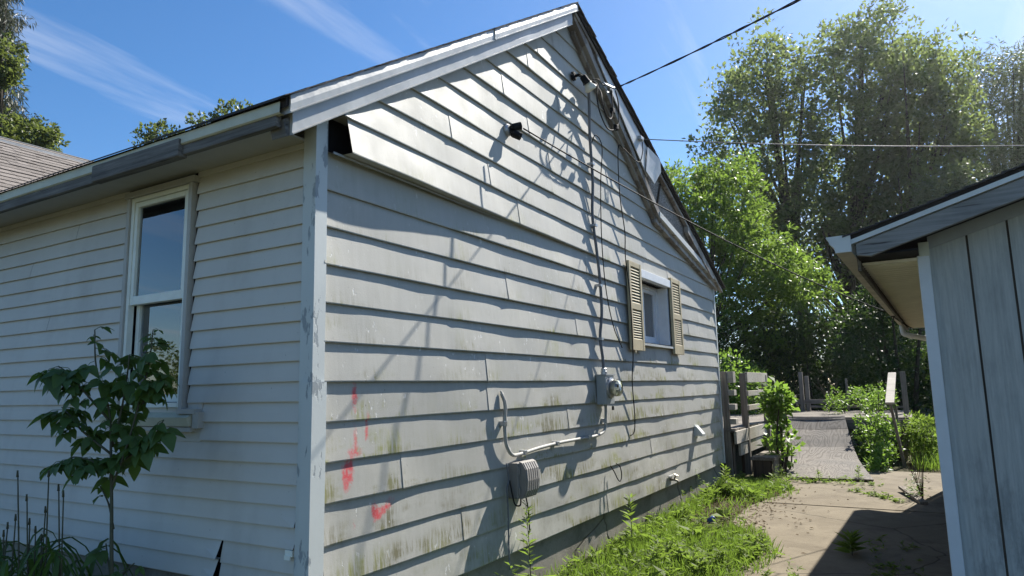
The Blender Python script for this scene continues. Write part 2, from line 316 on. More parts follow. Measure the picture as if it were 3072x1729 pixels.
MT = {
 'gable': m_gable(False), 'gable_marked': m_gable(True), 'vinyl': m_vinyl(),
 'post': m_peel("peeling white corner paint", (0.60, 0.63, 0.61), (0.36, 0.39, 0.40), 0.575, (11, 11, 3.2)),
 'metal': m_metal_white(),
 'cream': simple("aged cream metal", (0.55, 0.54, 0.42), 0.5, 0, 0.4, 0.1),
 'sash': simple("off white window vinyl", (0.80, 0.82, 0.75), 0.45, 0, 0.4, 0.06),
 'trimvinyl': simple("taupe window channel", (0.44, 0.43, 0.40), 0.55, 0, 0.3, 0.06),
 'white': simple("white painted jamb", (0.72, 0.74, 0.76), 0.5, 0, 0.4, 0.05),
 'fasciawood': m_wood("charred grey fascia wood", (0.06, 0.057, 0.055), (0.30, 0.285, 0.265), 1),
 'rakewood': m_peel("flaking rake board", (0.30, 0.275, 0.245), (0.19, 0.16, 0.135), 0.5, (5, 5, 5)),
 'rakewhite': m_peel("flaking white rake board", (0.55, 0.56, 0.55), (0.30, 0.25, 0.20), 0.60, (5, 5, 9)),
 'oldwood': m_wood("weathered grey lumber", (0.13, 0.11, 0.09), (0.34, 0.305, 0.26), 2),
 'oldwoodx': m_wood("weathered grey lumber lengthwise", (0.12, 0.10, 0.08), (0.33, 0.29, 0.24), 0),
 'oldwoody': m_wood("weathered grey decking", (0.13, 0.11, 0.09), (0.31, 0.275, 0.235), 1),
 'stubwood': m_wood("lumber lightened as sunlit", (0.36, 0.32, 0.265), (0.60, 0.555, 0.48), 1),  # paler copy of the grey lumber: sunlight is put into the colour
 'darkwood': m_wood("dark brown lumber", (0.035, 0.027, 0.02), (0.12, 0.09, 0.065), 2),  # much darker than the grey lumber tones
 'ply': m_plywood(), 't111': m_t111(), 'osb': m_osb(),
 'gtrim': simple("blue white corner trim", (0.62, 0.64, 0.65), 0.55, 0, 0.35, 0.07, 5),
 'gfascia': m_wood("weathered grey rake fascia", (0.17, 0.17, 0.165), (0.42, 0.415, 0.40), 1),
 'gband': simple("pale grey frieze board", (0.33, 0.345, 0.34), 0.7, 0, 0.3, 0.12, 6),
 'gutter': simple("dusty white gutter", (0.60, 0.62, 0.60), 0.4, 0, 0.45, 0.1, 4),
 'gutterdirty': simple("stained gutter bottom", (0.46, 0.43, 0.38), 0.6, 0, 0.3, 0.25, 5),
 'soffit': simple("yellowed vinyl soffit", (0.86, 0.82, 0.71), 0.55, 0, 0.3, 0.08, 5),
 'shutter': simple("faded tan shutter plastic", (0.50, 0.42, 0.265), 0.55, 0, 0.35, 0.12, 7),
 'felt': simple("black tar felt", (0.012, 0.012, 0.014), 0.9, 0, 0.15, 0.3),
 'interior': simple("room lining darkened as unlit", (0.055, 0.06, 0.075), 0.9, 0, 0.1, 0.1),  # unlit rooms: their darkness is put into the lining colour
 'curtain': simple("pale curtain cloth", (0.85, 0.85, 0.88), 0.9, 0, 0.1, 0.1, 3),
 'glass': m_glass("window glass"), 'glass2': m_glass("dusty window glass", (0.6, 0.66, 0.70), 1),
 'shing_dark': m_shingle("black asphalt shingle", ((0.035, 0.033, 0.034), (0.07, 0.066, 0.066), (0.03, 0.03, 0.03))),
 'shing_brown': m_shingle("brown asphalt shingle", ((0.072, 0.066, 0.062), (0.165, 0.148, 0.136), (0.10, 0.09, 0.082))),
 'shing_base': simple("dark shingle underlay", (0.035, 0.03, 0.028), 0.95, 0, 0.1),
 'concrete': m_concrete("worn tan concrete", (0.155, 0.128, 0.09), (0.215, 0.182, 0.13), (0.105, 0.084, 0.058)),
 'found': m_concrete("parged grey foundation", (0.22, 0.205, 0.175), (0.32, 0.30, 0.26), (0.12, 0.11, 0.08)),
 'ground': m_ground(),
 'boxgrey': simple("dull grey meter enamel", (0.33, 0.35, 0.36), 0.5, 0.1, 0.45, 0.08),
 'nid': simple("beige grey utility plastic", (0.215, 0.198, 0.18), 0.55, 0, 0.35, 0.1),
 'nidlight': simple("pale ribbed plastic lid", (0.30, 0.28, 0.26), 0.5, 0, 0.35, 0.08),
 'black': simple("black rubber", (0.012, 0.012, 0.013), 0.7, 0, 0.15, 0.2),
 'cable': simple("grey weathered cable", (0.14, 0.145, 0.155), 0.55, 0, 0.35, 0.2),
 'cablelight': simple("pale grey sheathed cable", (0.36, 0.35, 0.32), 0.6, 0, 0.35, 0.15),
 'steel': simple("galvanised steel", (0.42, 0.43, 0.44), 0.38, 0.7, 0.5, 0.12),
 'bulb': simple("milky lamp glass", (0.72, 0.68, 0.55), 0.2, 0, 0.6, 0.05),
 'brass': simple("corroded brass", (0.30, 0.26, 0.20), 0.5, 0.5, 0.4, 0.2),
 'blue': simple("blue plastic", (0.02, 0.08, 0.27), 0.5, 0, 0.5, 0.1),
 'bark': m_wood("grey brown bark", (0.035, 0.028, 0.022), (0.10, 0.085, 0.065), 2, 0.95, 3.0),
 'stem': simple("green brown stem", (0.075, 0.075, 0.045), 0.7, 0, 0.25, 0.25),
 'deadstem': simple("dry brown stalk", (0.13, 0.10, 0.065), 0.8, 0, 0.2, 0.3),
 'leaf_maple': m_leaf("maple leaf", (0.045, 0.072, 0.026), (0.095, 0.135, 0.048), 0.46, (0.30, 0.39, 0.11), 0.5, 0.25),
 'leaf_bright': m_leaf("bright ash leaf", (0.055, 0.115, 0.020), (0.10, 0.19, 0.035), 0.45, (0.27, 0.44, 0.06)),
 'leaf_willow': m_leaf("silvery willow leaf", (0.075, 0.095, 0.045), (0.14, 0.165, 0.085), 0.35, (0.22, 0.28, 0.10)),
 'leaf_olive': m_leaf("olive tree leaf", (0.055, 0.075, 0.022), (0.11, 0.14, 0.045), 0.38, (0.22, 0.28, 0.06)),
 'leaf_ash': m_leaf("young ash leaf", (0.055, 0.110, 0.018), (0.11, 0.19, 0.032), 0.5, (0.25, 0.385, 0.055)),
 'leaf_dark': m_leaf("undergrowth leaf darkened as shaded", (0.022, 0.045, 0.012), (0.045, 0.08, 0.02), 0.3, (0.10, 0.18, 0.03)),  # green darkened to put the tree shade into the leaf colour
 'leaf_sap': m_leaf("box elder leaf", (0.045, 0.085, 0.022), (0.10, 0.17, 0.045), 0.35, (0.18, 0.30, 0.045)),
 'leaf_weed': m_leaf("lush weed leaf", (0.085, 0.125, 0.024), (0.17, 0.23, 0.05), 0.42, (0.28, 0.42, 0.06), 0.6, 0.15),
 'grass': m_leaf("lawn grass blade", (0.085, 0.125, 0.02), (0.18, 0.225, 0.055), 0.4, (0.25, 0.40, 0.05)),
 'litter': m_leaf("dry leaf litter", (0.07, 0.048, 0.028), (0.15, 0.11, 0.065), 0.1, None, 0.9, 0.05),
 'needle': m_leaf("grey green spruce needle", (0.050, 0.060, 0.045), (0.09, 0.095, 0.065), 0.2, (0.10, 0.12, 0.06)),
 'fhwall': simple("dim neighbour siding", (0.10, 0.125, 0.10), 0.8, 0, 0.2),
}

# ------------------------------------------------------------------ mesh helpers
class MB:
    def __init__(s): s.v = []; s.f = []; s.uv = None; s.mi = []
    def add(s, verts, faces, mi=0):
        o = len(s.v); s.v += [tuple(map(float, p)) for p in verts]; s.f += [tuple(i+o for i in f) for f in faces]; s.mi += [mi]*len(faces)
    def box(s, a, b, mi=0):
        x0, y0, z0 = a; x1, y1, z1 = b
        s.add([(x0, y0, z0), (x1, y0, z0), (x1, y1, z0), (x0, y1, z0), (x0, y0, z1), (x1, y0, z1), (x1, y1, z1), (x0, y1, z1)],
              [(0, 3, 2, 1), (4, 5, 6, 7), (0, 1, 5, 4), (1, 2, 6, 5), (2, 3, 7, 6), (3, 0, 4, 7)], mi)
    def obox(s, c, ax, ay, az, mi=0):
        """box from centre and three half vectors"""
        c, ax, ay, az = map(np.asarray, (c, ax, ay, az)); P = []
        for k in (-1, 1):
            for (i, j) in ((-1, -1), (1, -1), (1, 1), (-1, 1)): P.append(c+i*ax+j*ay+k*az)
        s.add(P, [(0, 3, 2, 1), (4, 5, 6, 7), (0, 1, 5, 4), (1, 2, 6, 5), (2, 3, 7, 6), (3, 0, 4, 7)], mi)
    def bar(s, p, q, w, h, up=(0, 0, 1), mi=0):
        """beam from p to q, w across, h along up"""
        p, q, up = map(lambda a: np.asarray(a, float), (p, q, up)); d = q-p; L = np.linalg.norm(d); d /= L
        sd = np.cross(d, up); sd /= np.linalg.norm(sd); u = np.cross(sd, d)
        s.obox((p+q)/2, d*L/2, sd*w/2, u*h/2, mi)
    def prism(s, poly, d, mi=0):
        """extrude planar polygon by vector d"""
        n = len(poly); P = [np.asarray(p, float) for p in poly]; d = np.asarray(d, float)
        s.add(P+[p+d for p in P], [tuple(range(n)), tuple(range(2*n-1, n-1, -1))]+[(i, i+n, (i+1) % n+n, (i+1) % n) for i in range(n)], mi)
    def tube(s, pts, rad, n=8, mi=0, caps=True):
        pts = [np.asarray(p, float) for p in pts]; m = len(pts)
        rad = [rad]*m if np.isscalar(rad) else list(rad)
        V = []; ref = None
        for i in range(m):
            t = pts[min(i+1, m-1)]-pts[max(i-1, 0)]; t /= (np.linalg.norm(t)+1e-9)
            if ref is None:
                ref = np.cross(t, (0, 0, 1) if abs(t[2]) < .9 else (1, 0, 0))
            ref = ref-t*(ref@t); ref /= np.linalg.norm(ref)+1e-9; b = np.cross(t, ref)
            for k in range(n):
                a = 2*math.pi*k/n; V.append(pts[i]+rad[i]*(math.cos(a)*ref+math.sin(a)*b))
        Fc = [(i*n+k, i*n+(k+1) % n, (i+1)*n+(k+1) % n, (i+1)*n+k) for i in range(m-1) for k in range(n)]
        if caps: Fc += [tuple(range(n-1, -1, -1)), tuple((m-1)*n+k for k in range(n))]
        s.add(V, Fc, mi)
    def lathe(s, c, axis, prof, n=20, mi=0):
        """prof: list of (distance along axis, radius)"""
        c = np.asarray(c, float); ax = np.asarray(axis, float); ax /= np.linalg.norm(ax)
        s.tube([c+ax*d for d, _ in prof], [r for _, r in prof], n, mi)
    def build(s, name, mats, parent=None, smooth=False, local=False, bevel=0):
        me = bpy.data.meshes.new(name)
        V = s.v
        if parent is not None and not local:
            l = parent_loc(parent); V = [(a-l[0], b-l[1], c-l[2]) for a, b, c in V]
        me.from_pydata(V, [], s.f)
        for m in (mats if isinstance(mats, (list, tuple)) else [mats]): me.materials.append(MT[m])
        if any(s.mi): me.polygons.foreach_set("material_index", s.mi)
        if s.uv is not None:
            ul = me.uv_layers.new(name="UVMap"); li = np.zeros(len(me.loops), np.int32); me.loops.foreach_get("vertex_index", li)
            ul.data.foreach_set("uv", np.asarray(s.uv, np.float32)[li].ravel())
        if smooth: me.polygons.foreach_set("use_smooth", [True]*len(me.polygons))
        me.update()
        o = bpy.data.objects.new(name, me); col.objects.link(o)
        if parent is not None: o.parent = parent
        if bevel:
            b = o.modifiers.new("bevel", 'BEVEL'); b.width = bevel; b.segments = 2; b.limit_method = 'ANGLE'
        return o
def parent_loc(p):
    l = np.array(p.location)
    if p.parent is not None: l = l+parent_loc(p.parent)
    return l
def tag(o, label=None, cat=None, group=None, kind=None):
    if label: o["label"] = label
    if cat: o["category"] = cat
    if group: o["group"] = group
    if kind: o["kind"] = kind
    return o
def thing(name, loc, label, cat, group=None, rz=0.0):
    o = bpy.data.objects.new(name, None); col.objects.link(o); o.location = tuple(map(float, loc)); o.rotation_euler.z = rz; o.empty_display_size = 0.1
    return tag(o, label, cat, group)
def one(b, name, mats, label, cat, **kw):
    return tag(b.build(name, mats, None, **kw), label, cat)
def catmull(P, k=6):
    P = [np.asarray(p, float) for p in P]; Q = [2*P[0]-P[1]]+P+[2*P[-1]-P[-2]]; out = []
    for i in range(1, len(Q)-2):
        for j in range(k):
            t = j/k; a, b, c, d = Q[i-1], Q[i], Q[i+1], Q[i+2]
            out.append(0.5*((2*b)+(c-a)*t+(2*a-5*b+4*c-d)*t*t+(-a+3*b-3*c+d)*t**3))
    out.append(P[-1]); return out
def wob(x, seed):
    """smooth 1-D noise, about -1..1"""
    return 0.5*math.sin(x*1.9+seed*1.7)+0.3*math.sin(x*4.3+seed*3.1)+0.2*math.sin(x*9.1+seed*5.3)

# ------------------------------------------------------------------ ground and concrete
b = MB(); N = 48
gx = [-150+300*i/N for i in range(N+1)]
for j in range(N+1):
    for i in range(N+1): b.v.append((gx[i], gx[j], -0.035))
b.f = [(j*(N+1)+i, j*(N+1)+i+1, (j+1)*(N+1)+i+1, (j+1)*(N+1)+i) for j in range(N) for i in range(N)]; b.mi = [0]*len(b.f)
tag(b.build("ground", "ground"), kind="structure")

pav = bpy.data.objects.new("pavement", None); col.objects.link(pav); pav["kind"] = "structure"
def edge_y(x):
    return np.interp(x, [1.2, 2.2, 3.0, 3.8, 4.7, 5.2, 6.2, 7.4, 8.3, 9.5], [-1.5, -1.32, -1.24, -1.36, -1.05, -.78, -.74, -1.0, -.62, -.5])
jx = [1.2, 3.05, 4.75, 6.55, 8.45, 10.4]
for k in range(5):
    x0, x1 = jx[k]+.007, jx[k+1]-.007
    xs = np.linspace(x0, x1, 14); poly = [(x, float(edge_y(x))-.0+.03*wob(x*7, k), 0) for x in xs]
    tl = (k % 2)*.006-.002
    poly = [(x, y, tl) for x, y, _ in poly]+[(x1, -3.2+.05*k, tl), (x0, -3.2, tl)]
    q = MB(); q.prism(poly[::-1], (0, 0, -.1)); q.build("concrete_slab", "concrete", pav)

# ------------------------------------------------------------------ house shell
house = thing("house", (0, 0, 0), "small house with peeling pale siding, steep gable end and tan shutters", "house")
ROW = 0.2032; Z0 = 1.5
APX, APZ = 3.12, 4.96                       # siding apex
KX, KZ = 5.47, 3.44                         # kink of the old right rake
LX = 8.14
def rake_z(x):
    return float(np.interp(x, [-.3, APX, KX, LX+.3], [APZ-.647*(APX+.3), APZ, KZ, 2.90]))
OPX0, OPX1, OPZ0, OPZ1 = 4.82, 5.86, 1.94, 2.66
# sheathing behind the boards, with the window opening left open
q = MB()
def gable_poly(x0, x1, zlo):
    xs = [x for x in (x0, APX, KX, x1) if x0 <= x <= x1]; xs = sorted(set(xs))
    return [(x0, .02, zlo), (x1, .02, zlo)]+[(x, .02, rake_z(x)) for x in reversed(xs)]
q.prism(gable_poly(.02, OPX0, .28), (0, .08, 0)); q.prism(gable_poly(OPX1, LX, .28), (0, .08, 0))
q.box((OPX0, .02, .28), (OPX1, .1, OPZ0)); q.prism([(OPX0, .02, OPZ1), (OPX1, .02, OPZ1), (OPX1, .02, rake_z(OPX1)), (OPX0, .02, rake_z(OPX0))], (0, .08, 0))
WY0, WY1, WZ0, WZ1 = 1.03, 1.635, 1.40, 2.69     # left window opening
q.box((.02, .1, .47), (.1, WY0, 3.0)); q.box((.02, WY1, .47), (.1, 5.2, 3.0)); q.box((.02, WY0, .47), (.1, WY1, WZ0)); q.box((.02, WY0, WZ1), (.1, WY1, 3.0))
q.box((LX-.08, .1, .28), (LX, 8, 2.9))
q.build("wall", "felt", house)
q = MB(); q.box((.05, .03, -.4), (8.12, .25, .30)); q.box((.022, .25, -.4), (.25, 5, .468)); q.box((7.9, .25, -.4), (8.12, 8, .30))
q.build("foundation", "found", house)

# gable siding
PU = ([0, .4, 1.2, 1.9, 2.5, 3.3, 4.2, 9], [.098, .09, .066, .036, .030, .02, .008, .004])
def bulge(x, z):
    return .012*math.sin(x*.9+.4)*math.exp(-((z-2.0)/1.1)**2)+.004*wob(x*.8, z*2.3)+.012*math.exp(-((x-3.1)/.8)**2-((z-2.15)/.5)**2)
def up(x, z): return float(np.interp(x, *PU))*math.exp(-(z-2.72)/.8)
def butt(x, r):
    return .0175+.0045*wob(x*.7, r*1.3)+.0011*wob(x*3.1, r*2.9)+(.006 if 1 <= r <= 5 and 1.2 < x < 4.5 else 0)-(.003 if r<0 else 0)
seams = {7: [1.63, 5.1], 6: [2.06, 3.96, 5.9], 8: [1.14, 2.69], 5: [3.38], 13: [2.32, 3.9], 10: [2.30, 3.6], 9: [2.67, 4.4], 15: [2.82], 12: [2.88], -3: [.69, 4.2], -1: [1.61, 6.79],
         0: [1.60, 6.43], -2: [7.13, 2.9], -6: [3.69], -4: [5.0], -5: [1.3, 5.9], 1: [5.3], 2: [3.1], 3: [1.9, 6.7], 4: [7.2], 11: [3.3, 1.9], 14: [2.5]}
def board_piece(r, x0, x1, seg, shift=0.0, lift=0.0):
    zlo, zhi = Z0+r*ROW, Z0+(r+1)*ROW
    n = max(2, int((x1-x0)/.07)); xs = np.linspace(x0, x1, n+1)
    q = MB(); q.uv = []
    for x in xs:
        zt = min(zhi+.012, rake_z(x)-.0); zb = min(zlo+.002*wob(x*.6, r*.7), zt-.002)
        ex = up(x, zlo) if r >= 6 else 0.0; et = up(x, zhi) if r >= 6 else 0.0
        yb = -(bulge(x, zlo)+butt(x, r)+ex+lift); yt = -(bulge(x, zhi)+et+lift-.001)
        back = -(bulge(x, zlo)-.01) if r != 6 else .015
        # curl of loose board ends
        e = min(x-x0, x1-x); yb -= (.006+.006*random.random()*0)*math.exp(-e/.05) if seg else 0
        P = [(x, back, zb+.004), (x, yb+.002, zb)]
        for v in (0.02, 0.02, .25, .5, .75, 1.0):
            dent = .0006*wob(x*6+v*2, r*3.7)*math.sin(v*math.pi)+.0009*wob(x*1.6, r*9.1+v)*math.sin(v*math.pi)
            P.append((x, yb+(yt-yb)*v-dent, zb+.002+(zt-zb-.002)*v))
        q.v += P; q.uv += [(x, 0), (x, 0)]+[(x, v) for v in (0.02, 0.02, .25, .5, .75, 1.0)]
    m = 8
    q.f = [(i*m+j, (i+1)*m+j, (i+1)*m+j+1, i*m+j+1) for i in range(n) for j in (0, 1, 3, 4, 5, 6)]; q.mi = [0]*len(q.f)
    o = q.build("siding_board", "gable_marked" if (x0 < .3 and -5 <= r <= -1) else "gable", house, smooth=False)
    o.data.polygons.foreach_set("use_smooth", [j >= 3 for i in range(n) for j in (0, 1, 3, 4, 5, 6)])
    return o
for r in range(-6, 17):
    zlo, zhi = Z0+r*ROW, Z0+(r+1)*ROW
    xs = np.arange(.0, LX+.001, .01); ok = [x for x in xs if rake_z(x) > zlo+.02]
    if not ok: continue
    a, c = max(ok[0], .035), min(ok[-1], LX-.02)
    if r == 6: a = .135
    if r == 7: a = max(a, .10)
    if r < -1: a = .062-.004*r
    cuts = [a]+[s for s in sorted(seams.get(r, [])) if a+.15 < s < c-.15]+[c]
    spans = list(zip(cuts[:-1], cuts[1:]))
    if 2 <= r <= 5:
        new = []
        for s0, s1 in spans:
            if s1 <= OPX0-.02 or s0 >= OPX1+.02: new.append((s0, s1)); continue
            if s0 < OPX0-.1: new.append((s0, OPX0-.02))
            if s1 > OPX1+.1: new.append((OPX1+.02, s1))
        spans = new
    for i, (s0, s1) in enumerate(spans):
        board_piece(r, s0+(.0 if i == 0 else -.012), s1-(.0025 if i < len(spans)-1 else 0), len(spans) > 1, lift=.0028*(i % 2))
# starter strip under the flared upper boards
q = MB(); xs = np.linspace(.06, 2.0, 30)
P = []
for x in xs:
    z = Z0+6*ROW; y = -float(np.interp(x, *PU))*.55
    P += [(x, .0, z+.012), (x, y, z-.012), (x, y-.002, z+.0)]
q.v = P; q.f = [(i*3+j, (i+1)*3+j, (i+1)*3+j+1, i*3+j+1) for i in range(29) for j in range(2)]; q.mi = [0]*len(q.f)
q.build("starter_strip", "boxgrey", house)

# left wall siding
ROWL = 0.1028; ZL = 1.609
def vinyl_piece(j, y0, y1, dz=0.0, curl0=0.0, curl1=0.0, lift=0.0):
    zlo = ZL+j*ROWL+dz; n = max(2, int((y1-y0)/.12)); ys = np.linspace(y0, y1, n+1); q = MB()
    for y in ys:
        bl = .003*wob(y*1.3, 4+j*.13)
        zz = zlo+.0016*wob(y*1.1, j*1.9)
        xb = -(bl+.0225+lift+curl0*math.exp(-(y-y0)/.08)+curl1*math.exp(-(y1-y)/.08)); xt = -(bl+.003+lift*.6)
        bow = .0012*wob(y*2.2, j*2.3)
        zc = zz+.35*(curl0*math.exp(-(y-y0)/.08))
        q.v += [(-(bl-.008), y, zz+.004), (xb+.001, y, zc), (xb, y, zc+.004), (xb+(xt-xb)*.45-bow-.001, y, zz+.05), (xt, y, zz+ROWL+.008)]
    q.f = [(i*5+k, i*5+k+1, (i+1)*5+k+1, (i+1)*5+k) for i in range(n) for k in range(4)]; q.mi = [0]*len(q.f)
    return q.build("siding_board", "vinyl", house)
lseams = {-1: [2.2], 3: [2.6], -7: [1.15], -6: [1.12], -2: [2.02], -3: [2.06], 7: [2.9], 9: [.4, 2.3]}
for j in range(-11, 13):
    zlo = ZL+j*ROWL
    if zlo > 2.86: continue
    a, c = .052, 4.3
    if j in (-9, -8): a = .075
    if j <= -10: a = .052
    if zlo+ROWL > 1.265 and zlo < 2.74:
        sp = [(a, .98 if zlo > 1.33 else .85), (1.685 if zlo > 1.33 else 1.76, c)]
    else: sp = [(a, c)]
    out = []
    for s0, s1 in sp:
        cs = [s0]+[s for s in lseams.get(j, []) if s0+.1 < s < s1-.1]+[s1]; out += list(zip(cs[:-1], cs[1:]))
    if j == -10: out = [(.052, .64), (.645, 4.3)]
    if j == -11: out = [(.05, .65), (.668, 4.3)]
    for i, (s0, s1) in enumerate(out):
        kw = {}
        if j in (-10, -11): kw = dict(dz=-.012 if i == 0 else 0.0, curl0=.022 if i == 1 else 0, lift=-.004 if i == 0 else 0.0)
        if j in (-9, -8) and i == 0: kw = dict(curl0=.012)
        vinyl_piece(j, s0, s1-(.003 if i < len(out)-1 and s1 > 1.9 else 0), **kw)
q = MB(); q.box((-.02, .05, 2.835), (.0, 4.3, 2.95)); q.build("frieze_board", "vinyl", house)

# corner posts
q = MB()
prof = [(-.03, .062), (-.03, -.03), (.052, -.03), (.052, -.022), (-.022, -.022), (-.022, .062)]
zs = [.30, .8, 1.2, 1.6, 2.0, 2.5, 3.02]
for z in zs:
    o_ = .004*wob(z, 3)
    q.v += [(x-.006+o_, y+.004*wob(z*1.3, 8), z) for x, y in prof]
m = 6; q.f = [(i*m+k, i*m+(k+1) % m, (i+1)*m+(k+1) % m, (i+1)*m+k) for i in range(len(zs)-1) for k in range(m)]+[tuple(range(m-1, -1, -1))]; q.mi = [0]*len(q.f)
q.build("corner_post", "post", house)
q = MB(); q.prism([(-.046, .03, .36), (-.046, -.046, .36), (.05, -.046, .36), (.05, -.037, .36), (-.037, -.037, .36), (-.037, .03, .36)], (0, 0, 1.14)); q.build("corner_patch", "post", house)
q = MB(); q.box((LX-.02, -.035, .28), (LX+.035, .05, 2.93)); q.build("corner_post", "post", house)
q = MB(); q.box((-.035, .08, .655), (-.012, .13, .685)); q.box((-.04, .09, .64), (-.034, .13, .66)); q.build("siding_clip", "sash", house)

# ---- roof
RO = -.135                                  # rake overhang in y
RAX, RAZ = 3.10, 5.09
def left_z(x): return RAZ-.650*(RAX-x)
EX = -.335
q = MB()
q.prism([(EX, RO, left_z(EX)), (RAX, RO, RAZ), (RAX, RO, RAZ-.05), (EX, RO, left_z(EX)-.05)], (0, 6.6, 0))
NRX, NRZ = 8.34, 2.955
q.prism([(RAX, RO, RAZ), (NRX, RO, NRZ), (NRX, RO, NRZ-.035), (RAX, RO, RAZ-.05)], (0, 8, 0))
roof = q.build("roof", "shing_base", house)
# shingle courses along the exposed rake edges
def rake_shingle(x0, x1, fz, n):
    for i in range(n):
        a = x0+(x1-x0)*i/n; c = x0+(x1-x0)*(i+1.18)/n; rr = random.random()
        y0 = RO-.020-.012*rr; q = MB()
        za, zc = fz(a), fz(c)
        lo = .004+.004*random.random()
        up_ = (a, za+.016, c, zc+.009) if za < zc else (a, za+.009, c, zc+.016)
        q.prism([(up_[0], y0, up_[1]), (up_[2], y0, up_[3]), (up_[2], y0, up_[3]-lo), (up_[0], y0, up_[1]-lo)], (0, .9+.25*rr, 0))
        q.build("shingle", "shing_dark", roof)
rake_shingle(EX-.03, RAX, left_z, 27)
rake_shingle(RAX, NRX+.03, lambda x: RAZ+(NRZ-RAZ)*(x-RAX)/(NRX-RAX), 40)
# eave shingle lip on the left
for i in range(24):
    q = MB(); y0 = RO+.02+i*.24; w = .237
    q.prism([(EX-.03, y0, left_z(EX-.03)+.012), (EX+.25, y0, left_z(EX+.25)+.015), (EX+.25, y0, left_z(EX+.25)+.006), (EX-.03, y0, left_z(EX-.03)+.003)], (0, w, 0))
    q.build("shingle", "shing_dark", roof)

# left rake: two tiers of white metal
def strip_along(x0, x1, fz, z_hi, z_lo, y0, y1, seed, n=26):
    q = MB()
    for i in range(n+1):
        x = x0+(x1-x0)*i/n; w = .003*wob(x*3, seed)
        z1, z2 = fz(x)+z_hi, fz(x)+z_lo
        q.v += [(x, y1, z1), (x, y0-w, z1), (x, y0-w-.004, (z1+z2)/2), (x, y0-w, z2+.012), (x, y0-w-.008, z2+.006), (x, y0-w-.006, z2), (x, y1, z2)]
    q.f = [(i*7+k, (i+1)*7+k, (i+1)*7+k+1, i*7+k+1) for i in range(n) for k in range(6)]+[tuple(range(7)), tuple(n*7+k for k in range(6, -1, -1))]; q.mi = [0]*len(q.f)
    return q
strip_along(EX+.02, 1.6, left_z, .004, -.088, RO-.008, RO+.06, 1).build("rake_trim", "metal", house)
strip_along(1.585, RAX+.02, left_z, .006, -.086, RO-.011, RO+.06, 6).build("rake_trim", "metal", house)
strip_along(EX+.07, RAX-.02, left_z, -.088, -.205, RO+.035, -.005, 2).build("frieze_trim", "metal", house)
q = MB(); q.prism([(EX+.03, RO+.05, left_z(EX+.03)-.11), (EX+.12, RO+.05, left_z(EX+.12)-.11), (EX+.12, RO+.05, left_z(EX+.12)-.21), (EX+.05, RO+.05, left_z(EX+.03)-.19)], (0, .1, 0)); q.build("rake_end_block", "fasciawood", house)

# left eave: cream drip edge over charred boards
q = MB()
for i in range(31):
    y = RO+.03+5.0*i/30; w = .003*wob(y*2, 5)
    zt = left_z(EX)-.018
    q.v += [(EX-.012+w, y, zt), (EX-.014+w, y, zt-.054), (EX-.006+w, y, zt-.060), (EX+.02, y, zt-.058)]
q.f = [(i*4+k, i*4+k+1, (i+1)*4+k+1, (i+1)*4+k) for i in range(30) for k in range(3)]; q.mi = [0]*len(q.f)
q.build("drip_edge", "cream", house)
zt = left_z(EX)-.072
q = MB(); q.box((EX+.0, RO+.07, zt-.058), (EX+.035, .66, zt+.006)); q.build("fascia_board", "fasciawood", house, bevel=.004)
q = MB(); q.box((EX-.028, .66, zt-.072), (EX+.03, 1.50, zt+.028)); q.build("fascia_board", "fasciawood", house, bevel=.006)
q = MB(); q.box((EX-.004, 1.505, zt-.066), (EX+.03, 5.0, zt+.002)); q.build("fascia_board", "fasciawood", house, bevel=.004)
q = MB(); q.box((EX+.04, .065, zt-.012), (-.01, 5.0, zt+.0)); q.build("soffit_board", "trimvinyl", house)

# right rake: old boards, patched metal, granular sheathing
def new_z(x): return RAZ+(NRZ-RAZ)*(x-RAX)/(NRX-RAX)
def slope_bar(x0, x1, f, hi, lo, y0, y1, name, mat, **kw):
    q = MB(); q.prism([(x0, y0, f(x0)+hi), (x1, y0, f(x1)+hi), (x1, y0, f(x1)+lo), (x0, y0, f(x0)+lo)], (0, y1-y0, 0)); return q.build(name, mat, house, **kw)
def old_z(x): return APZ+(KZ-APZ)*(x-APX)/(KX-APX)
def shed_z(x): return KZ+(2.90-KZ)*(x-KX)/(LX+.3-KX)
slope_bar(APX+.0, KX+.03, old_z, .105, .0, -.105, -.0, "rake_board", "rakewood", bevel=.004)
slope_bar(APX+.1, KX-.02, old_z, .045, -.055, -.06, -.015, "rake_board", "rakewood", bevel=.004)
slope_bar(KX-.05, LX+.16, shed_z, .10, .022, -.115, -.0, "rake_board", "rakewhite", bevel=.004)
slope_bar(KX-.1, LX+.1, shed_z, .018, -.05, -.075, -.015, "rake_board", "rakewood", bevel=.004)
slope_bar(RAX+.02, NRX, new_z, -.048, -.088, RO+.015, RO+.06, "rake_trim", "rakewood")
# infill between the two rooflines
q = MB(); q.prism([(3.45, -.06, old_z(3.45)+.1), (KX, -.06, KZ+.10), (LX+.1, -.06, shed_z(LX+.1)+.1), (LX+.1, -.06, new_z(LX+.1)-.06), (3.45, -.06, new_z(3.45)-.06)], (0, .03, 0)); q.build("sheathing_panel", "osb", house)
q = MB(); q.prism([(3.62, -.128, old_z(3.62)+.108), (4.98, -.128, old_z(4.98)+.108), (5.22, -.128, new_z(5.22)-.12), (5.10, -.128, new_z(5.10)-.09), (3.62, -.128, new_z(3.62)-.09)], (0, .012, 0)); q.build("patch_metal", "metal", house)
q = MB(); q.prism([(4.90, -.142, old_z(4.90)+.10), (5.16, -.152, old_z(5.16)+.18), (5.34, -.18, new_z(5.34)-.17), (5.30, -.19, new_z(5.30)-.04), (4.98, -.15, new_z(4.98)-.10)], (0, .006, 0)); q.build("patch_metal", "metal", house)
